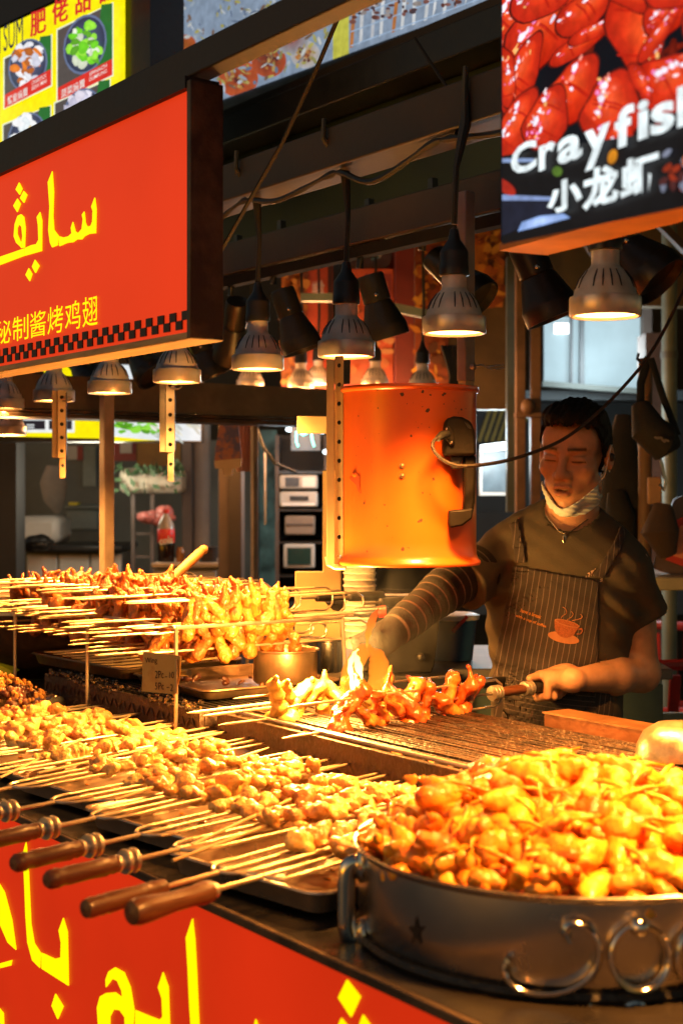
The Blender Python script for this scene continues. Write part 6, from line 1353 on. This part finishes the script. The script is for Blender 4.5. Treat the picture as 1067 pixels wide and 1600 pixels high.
# shirt
SLh, SRh = cv(1003,962,.015), cv(722,916,-.075)
def sleeves(P):
    a = rc(P, tuple(SL+np.array((-.01,0,.0))), tuple(SLh+(SLh-SL)*.3), .056, .060); u = (SLh-SL)/np.linalg.norm(SLh-SL); a = smax(a, (P-A3(*SLh)) @ u.astype(np.float32)+.12*(P[:, 0]-SLh[0]), .006)
    b = rc(P, tuple(SR_), tuple(SRh+(SRh-SR_)*.4), .058, .062); u2 = (SRh-SR_)/np.linalg.norm(SRh-SR_); b = smax(b, (P-A3(*SRh)) @ u2.astype(np.float32), .006)
    return a, b
def folds(P):
    n_ = wob(P, 22, 5)*.006+wob(P, 55, 6)*.0025
    r1 = np.sin((P[:, 0]-.0)*70+(P[:, 2]-1.3)*95)*np.exp(-((P[:, 0]-.12)/.05)**2-((P[:, 2]-1.27)/.09)**2)*.006
    r2 = np.sin(P[:, 0]*60-(P[:, 2]-1.3)*90)*np.exp(-((P[:, 0]+.13)/.06)**2-((P[:, 2]-1.3)/.10)**2)*.007
    r3 = np.sin((P[:, 0]-.15)*60+(P[:, 2]-1.38)*50)*np.exp(-((P[:, 0]-.17)/.05)**2-((P[:, 2]-1.32)/.1)**2)*.005
    r4 = np.sin((P[:, 2])*95+P[:, 0]*25)*np.exp(-((P[:, 2]-1.1)/.05)**2)*.005
    return n_+r1+r2+r3+r4
def shirt(P, off=.013):
    a, b = sleeves(P); d = smin(torso(P)-off, smin(a, b, .04), .022)+folds(P)
    hole = rc(P, tuple(h2l(0,.02,-.06)), tuple(NB+np.array((-.004,-.035,-.022))), .058, .0665)
    d = smax(d, -hole, .006); return np.maximum(d, .86-P[:, 2])
shm = mat('brown cotton shirt', (.075,.057,.036), .85, 0, .12, 40, .12, 300)
v, fc = surf(shirt, (-.38,-.26,.84), (.27,.26,1.62), .0052); part('shirt', (v.tolist(), fc), shm, man, ang=180, recalc=False)
part('collar', MB().tube([Vector(p) for p in [NB+np.array((.073*cos(a_)-.004, .068*sin(a_)+.004, .026+.034*sin(a_)-.012*(sin(a_) < -.2)*(-sin(a_)))) for a_ in [2*pi*k/28 for k in range(29)]]], .0058, 8), shm, man)
# apron
def zone(P, poly):
    """signed-ish distance of x,z to a convex outline given in photo pixels"""
    c = [cv(x, y, -.08)[[0, 2]] for x, y in poly]; n = len(c); d = np.full(len(P), -1e3, np.float32)
    for i in range(n):
        a, b = c[i], c[(i+1) % n]; e = b-a; nn = np.array((-e[1], e[0]))/np.hypot(*e); d = np.maximum(d, (P[:, 0]-a[0])*nn[0]+(P[:, 2]-a[1])*nn[1])
    return d
def orient(poly):
    c = [cv(x, y)[[0, 2]] for x, y in poly]; A_ = sum(c[i][0]*c[(i+1)%len(c)][1]-c[(i+1)%len(c)][0]*c[i][1] for i in range(len(c))); return poly if A_ < 0 else poly[::-1]
def cloth_shell(o1, o2, polys):
    polys = [orient(p) for p in polys]
    def f(P):
        s = shirt(P); z = np.minimum.reduce([zone(P, p) for p in polys])
        return np.maximum(np.maximum(np.maximum(s-o2, o1-s), z), P[:, 1]-.0)
    return f
def stripes(name, ax_, sp, base, line):
    if name in MATS: return MATS[name]
    m = mat(name, base, .85, 0, .15, 30, .1, 250); t = m.node_tree; N = t.nodes; L = t.links; b = N['Principled BSDF']; old = b.inputs['Base Color'].links[0].from_socket
    tc = N.new('ShaderNodeTexCoord'); sx = N.new('ShaderNodeSeparateXYZ'); L.new(tc.outputs['Object'], sx.inputs[0])
    sl = N.new('ShaderNodeMath'); sl.operation = 'MULTIPLY_ADD'; sl.inputs[1].default_value = -.16 if ax_ == 0 else .12
    L.new(sx.outputs[2 if ax_ == 0 else 0], sl.inputs[0]); L.new(sx.outputs[ax_], sl.inputs[2])
    dv = N.new('ShaderNodeMath'); dv.operation = 'DIVIDE'; dv.inputs[1].default_value = sp; L.new(sl.outputs[0], dv.inputs[0])
    fr_ = N.new('ShaderNodeMath'); fr_.operation = 'FRACT'; L.new(dv.outputs[0], fr_.inputs[0]); lt = N.new('ShaderNodeMath'); lt.operation = 'LESS_THAN'; lt.inputs[1].default_value = .13; L.new(fr_.outputs[0], lt.inputs[0])
    mx_ = N.new('ShaderNodeMix'); mx_.data_type = 'RGBA'; L.new(lt.outputs[0], mx_.inputs[0]); L.new(old, mx_.inputs[6]); mx_.inputs[7].default_value = (*line, 1); L.new(mx_.outputs[2], b.inputs['Base Color']); return m
apm = stripes('pinstripe apron', 0, .0128, (.042,.03,.026), (.15,.11,.09)); apk = stripes('pocket stripe', 2, .0115, (.04,.029,.025), (.14,.1,.085))
v, fc = surf(cloth_shell(.002, .008, [[(804,884),(931,906),(932,1050),(776,1050),(786,980)],[(778,1030),(934,1030),(958,1100),(966,1250),(760,1250),(766,1110)]]), (-.24,-.24,.86), (.2,.06,1.5), .0042)
apo = part('apron', (v.tolist(), fc), apm, man, ang=180, recalc=False)
v, fc = surf(cloth_shell(.0075, .0115, [[(790,1062),(928,1075),(934,1250),(782,1250)]]), (-.24,-.24,.86), (.2,.06,1.3), .0042); part('pocket', (v.tolist(), fc), apk, apo, ang=180, recalc=False)
for poly in ([(799,790),(812,786),(823,880),(806,880)], [(972,822),(985,829),(938,903),(920,899)]):
    v, fc = surf(cloth_shell(.0015, .0065, [poly]), (-.24,-.24,1.2), (.2,.1,1.6), .0036); part('strap', (v.tolist(), fc), apm, apo, ang=180, recalc=False)
    (x0, y0), (x1, y1), (x2, y2), (x3, y3) = poly
    sm = []
def skin_y(f, x, z, y0=-.28):
    """first hit of the cloth from the front, for a batch of x,z"""
    y = np.full(len(x), y0, np.float32)
    for _ in range(60): y = y+np.clip(f(np.stack([x, y, z], 1).astype(np.float32)), -.01, .03)*.8
    return y
def drape(px, py, off, f):
    c = np.array([cv(a, b, -.09) for a, b in zip(px, py)]); y = skin_y(f, c[:, 0], c[:, 2])
    # slide along the view so that it stays where the photo shows it
    for _ in range(3): c = np.array([cv(a, b, q) for a, b, q in zip(px, py, y)]); y = skin_y(f, c[:, 0], c[:, 2])
    c[:, 1] = y-off; return [Vector(p) for p in c]
fa = lambda P: shirt(P)-.008
thread = mat('orange brown embroidery', (.42,.17,.07), .8, 0, .15, 60); thread2 = mat('rust embroidery', (.3,.085,.03), .8, 0, .4, 350)
Z = lambda L_: ([800+x*.1218 for x, y in L_], [930+y*.1218 for x, y in L_])
def stitched(name, L_, off, m, parent=None):
    mb = MB(); n = len(L_); cx, cy = sum(p[0] for p in L_)/n, sum(p[1] for p in L_)/n; R = [L_]+[[(cx+(x-cx)*k, cy+(y-cy)*k) for x, y in L_] for k in (.66,.33)]; V = []
    for r_ in R: V += drape(*Z(r_), off, fa)
    V += drape(*Z([(cx, cy)]), off, fa)
    F_ = [(i*n+k, i*n+(k+1)%n, (i+1)*n+(k+1)%n, (i+1)*n+k) for i in range(2) for k in range(n)]+[(2*n+k, 2*n+(k+1)%n, 3*n) for k in range(n)]
    return part(name, mb.add(V, F_), m, parent or apo, ang=180)
RP = lambda cx, cy, rx, ry, rot, n=22: ring_pts(cx, cy, rx, ry, n, 0, rot)
emb = stitched('saucer', RP(655,545,205,68,.22), .0008, thread)
stitched('cup_bowl', [(537,315),(540,420),(570,490),(620,530),(690,548),(745,535),(790,505),(825,450),(862,400),(760,410),(640,370)], .0014, thread2); stitched('cup_rim', RP(700,358,165,38,.27), .0019, thread)
stitched('coffee', RP(700,358,148,28,.27), .0023, thread2)
def stroke(name, L_, r, m): return part(name, MB().tube(drape(*Z([tuple(p) for p in smooth_path([Vector((x, y, 0)) for x, y in L_], 4)] if False else [(p.x, p.y) for p in smooth_path([Vector((x, y, 0)) for x, y in L_], 4)]), .001, fa), r, 5), m, apo)
stroke('cup_handle', [(845,440),(885,430),(895,460),(870,495),(825,500)], .0016, thread2)
for L_ in ([(645,150),(685,180),(690,230),(640,270),(622,298)], [(755,208),(778,245),(750,285),(695,318)], [(872,243),(893,270),(870,300),(765,328)]): stroke('steam_line', L_, .0009, thread)
def cloth_text(txt, bl, br, tl, m, f, parent, off=.0012, bold=.02):
    V, F_ = text_mesh(txt, 1, bold); bl, br, tl = (np.array(q, float) for q in (bl, br, tl)); P_ = [bl+(br-bl)*x+(tl-bl)*y for x, y, _ in V]
    part('lettering', MB().add(drape([p[0] for p in P_], [p[1] for p in P_], off, f), F_), m, parent)
ot = mat('orange thread', (.55,.2,.03), .7)
cloth_text('have a break', (812,956), (844,967), (814,950.5), ot, fa, apo); cloth_text('with a cup of coffee', (804,964.5), (851.5,982), (806,959), ot, fa, apo)
fs = lambda P: shirt(P)
Qa = lambda x, y: (890+x*.0562, 870+y*.0562)
for L_ in ([(475,460),(530,425),(560,480),(545,500)], [(565,395),(655,360),(665,380),(600,480)], [(672,345),(705,318),(722,325),(690,362)]):
    q = [Qa(*p) for p in L_]; part('logo', MB().add(drape([p[0] for p in q], [p[1] for p in q], .0015, fs), [(0,1,2,3)]), mat('pale logo print', (.62,.4,.27), .6), man)
cloth_text('a d i', Qa(425,585), Qa(590,540), Qa(425,505), mat('pale logo print', ()), fs, man, .0015); cloth_text('s', Qa(820,700), Qa(900,690), Qa(830,610), mat('pale logo print', ()), fs, man, .0015)
# necklace
fn = lambda P: np.minimum(shirt(P), smin(neck(P), torso(P), .03))
NL = [(852,806),(862,818),(872,830),(881,834),(892,830),(906,820),(918,811)]; silver = mat('silver chain', (.75,.66,.55), .25, 1)
nk = part('necklace', MB().tube(drape([p[0] for p in NL], [p[1] for p in NL], .0015, fn), .0013, 6), silver, man)
c = drape([881], [843], .003, fn)[0]; part('pendant', MB().prism([c+Vector((x,0,z)) for x, z in ((-.004,-.010),(.004,-.010),(.004,.009),(-.004,.009))], (0,.003,0)), silver, nk, bev=.001); part('stone', MB().prism([c+Vector((x,-.0008,z)) for x, z in ((-.0022,-.007),(.0022,-.007),(.0022,.006),(-.0022,.006))], (0,.001,0)), black, nk)
part('pendant_link', MB().tube([c+Vector((0,0,.009)), c+Vector((0,0,.014))], .0012, 6), silver, nk)
# striped arm sleeve and dark glove on the right arm
A0 = SR_+(ER-SR_)*.45; pth = smooth_path([Vector(A0), Vector(ER), Vector(ER*.5+WR*.5), Vector(WR), Vector(WR+(HRC-WR)*.45)], 10); L_ = [0.]
for a, b in zip(pth, pth[1:]): L_.append(L_[-1]+(b-a).length)
tot = L_[-1]; rr = [.050-.016*(l/tot)+.0016*sin(l*330) for l in L_]
cols = []; mbs = MB(); n = 28; 
fine = []; 
for i in range(120):
    s_ = tot*i/119; k = max(j for j in range(len(L_)) if L_[j] <= s_+1e-9); k = min(k, len(L_)-2); u_ = (s_-L_[k])/(L_[k+1]-L_[k]); fine.append((pth[k].lerp(pth[k+1], u_), .060-.025*(s_/tot)+.0007*sin(s_*260)+.0015*sin(s_*47+1), s_))
mbs.tube([q[0] for q in fine], [q[1] for q in fine], n, cap=False)
for p_, r_, s_ in fine: cols += [(1,1,1) if (s_+.008) % .0275 > .0035 else (16.,12.,9.)]*n
part('arm_sleeve', mbs, mat('black knit sleeve', (.009,.008,.0075), .9, 0, .3, 60, .3, 300, attr=True), man, ang=180, cols=cols, recalc=False)
def glove(P): return np.maximum(smin(rhand(P), rc(P, tuple(WR), tuple(HRC), .03, .03), .01)-.003, 0-(P-A3(*WR)) @ ((HRC-WR)/np.linalg.norm(HRC-WR)).astype(np.float32)-.01)
surfp('glove', glove, HRC, .13, .0032, mat('dark glove', (.012,.01,.009), .8, 0, .3, 40, .2, 200))
# trousers and shoes
def legs(P):
    o = [rc(P, tuple(cv(866+s*42,1230,.04)), (cv(866+s*45,1230,.04)[0], .05, .5), .10, .075) for s in (-1, 1)]; o2 = [rc(P, (cv(866+s*45,1230,.04)[0], .05, .5), (cv(866+s*48,1230,.04)[0], .06, .08), .075, .058) for s in (-1, 1)]
    return np.maximum(uni(.03, *o, *o2), P[:, 2]-.93)
v, fc = surf(legs, (-.3,-.15,.02), (.25,.26,.97), .012); part('trousers', (v.tolist(), fc), mat('dark trousers', (.03,.03,.035), .9), man, ang=180, recalc=False)
for s in (-1, 1): part('shoe', MB().ball(Vector((cv(866+s*48,1230,.04)[0], -.0, .045)), (.05,.14,.045), 14, 8), black, man)
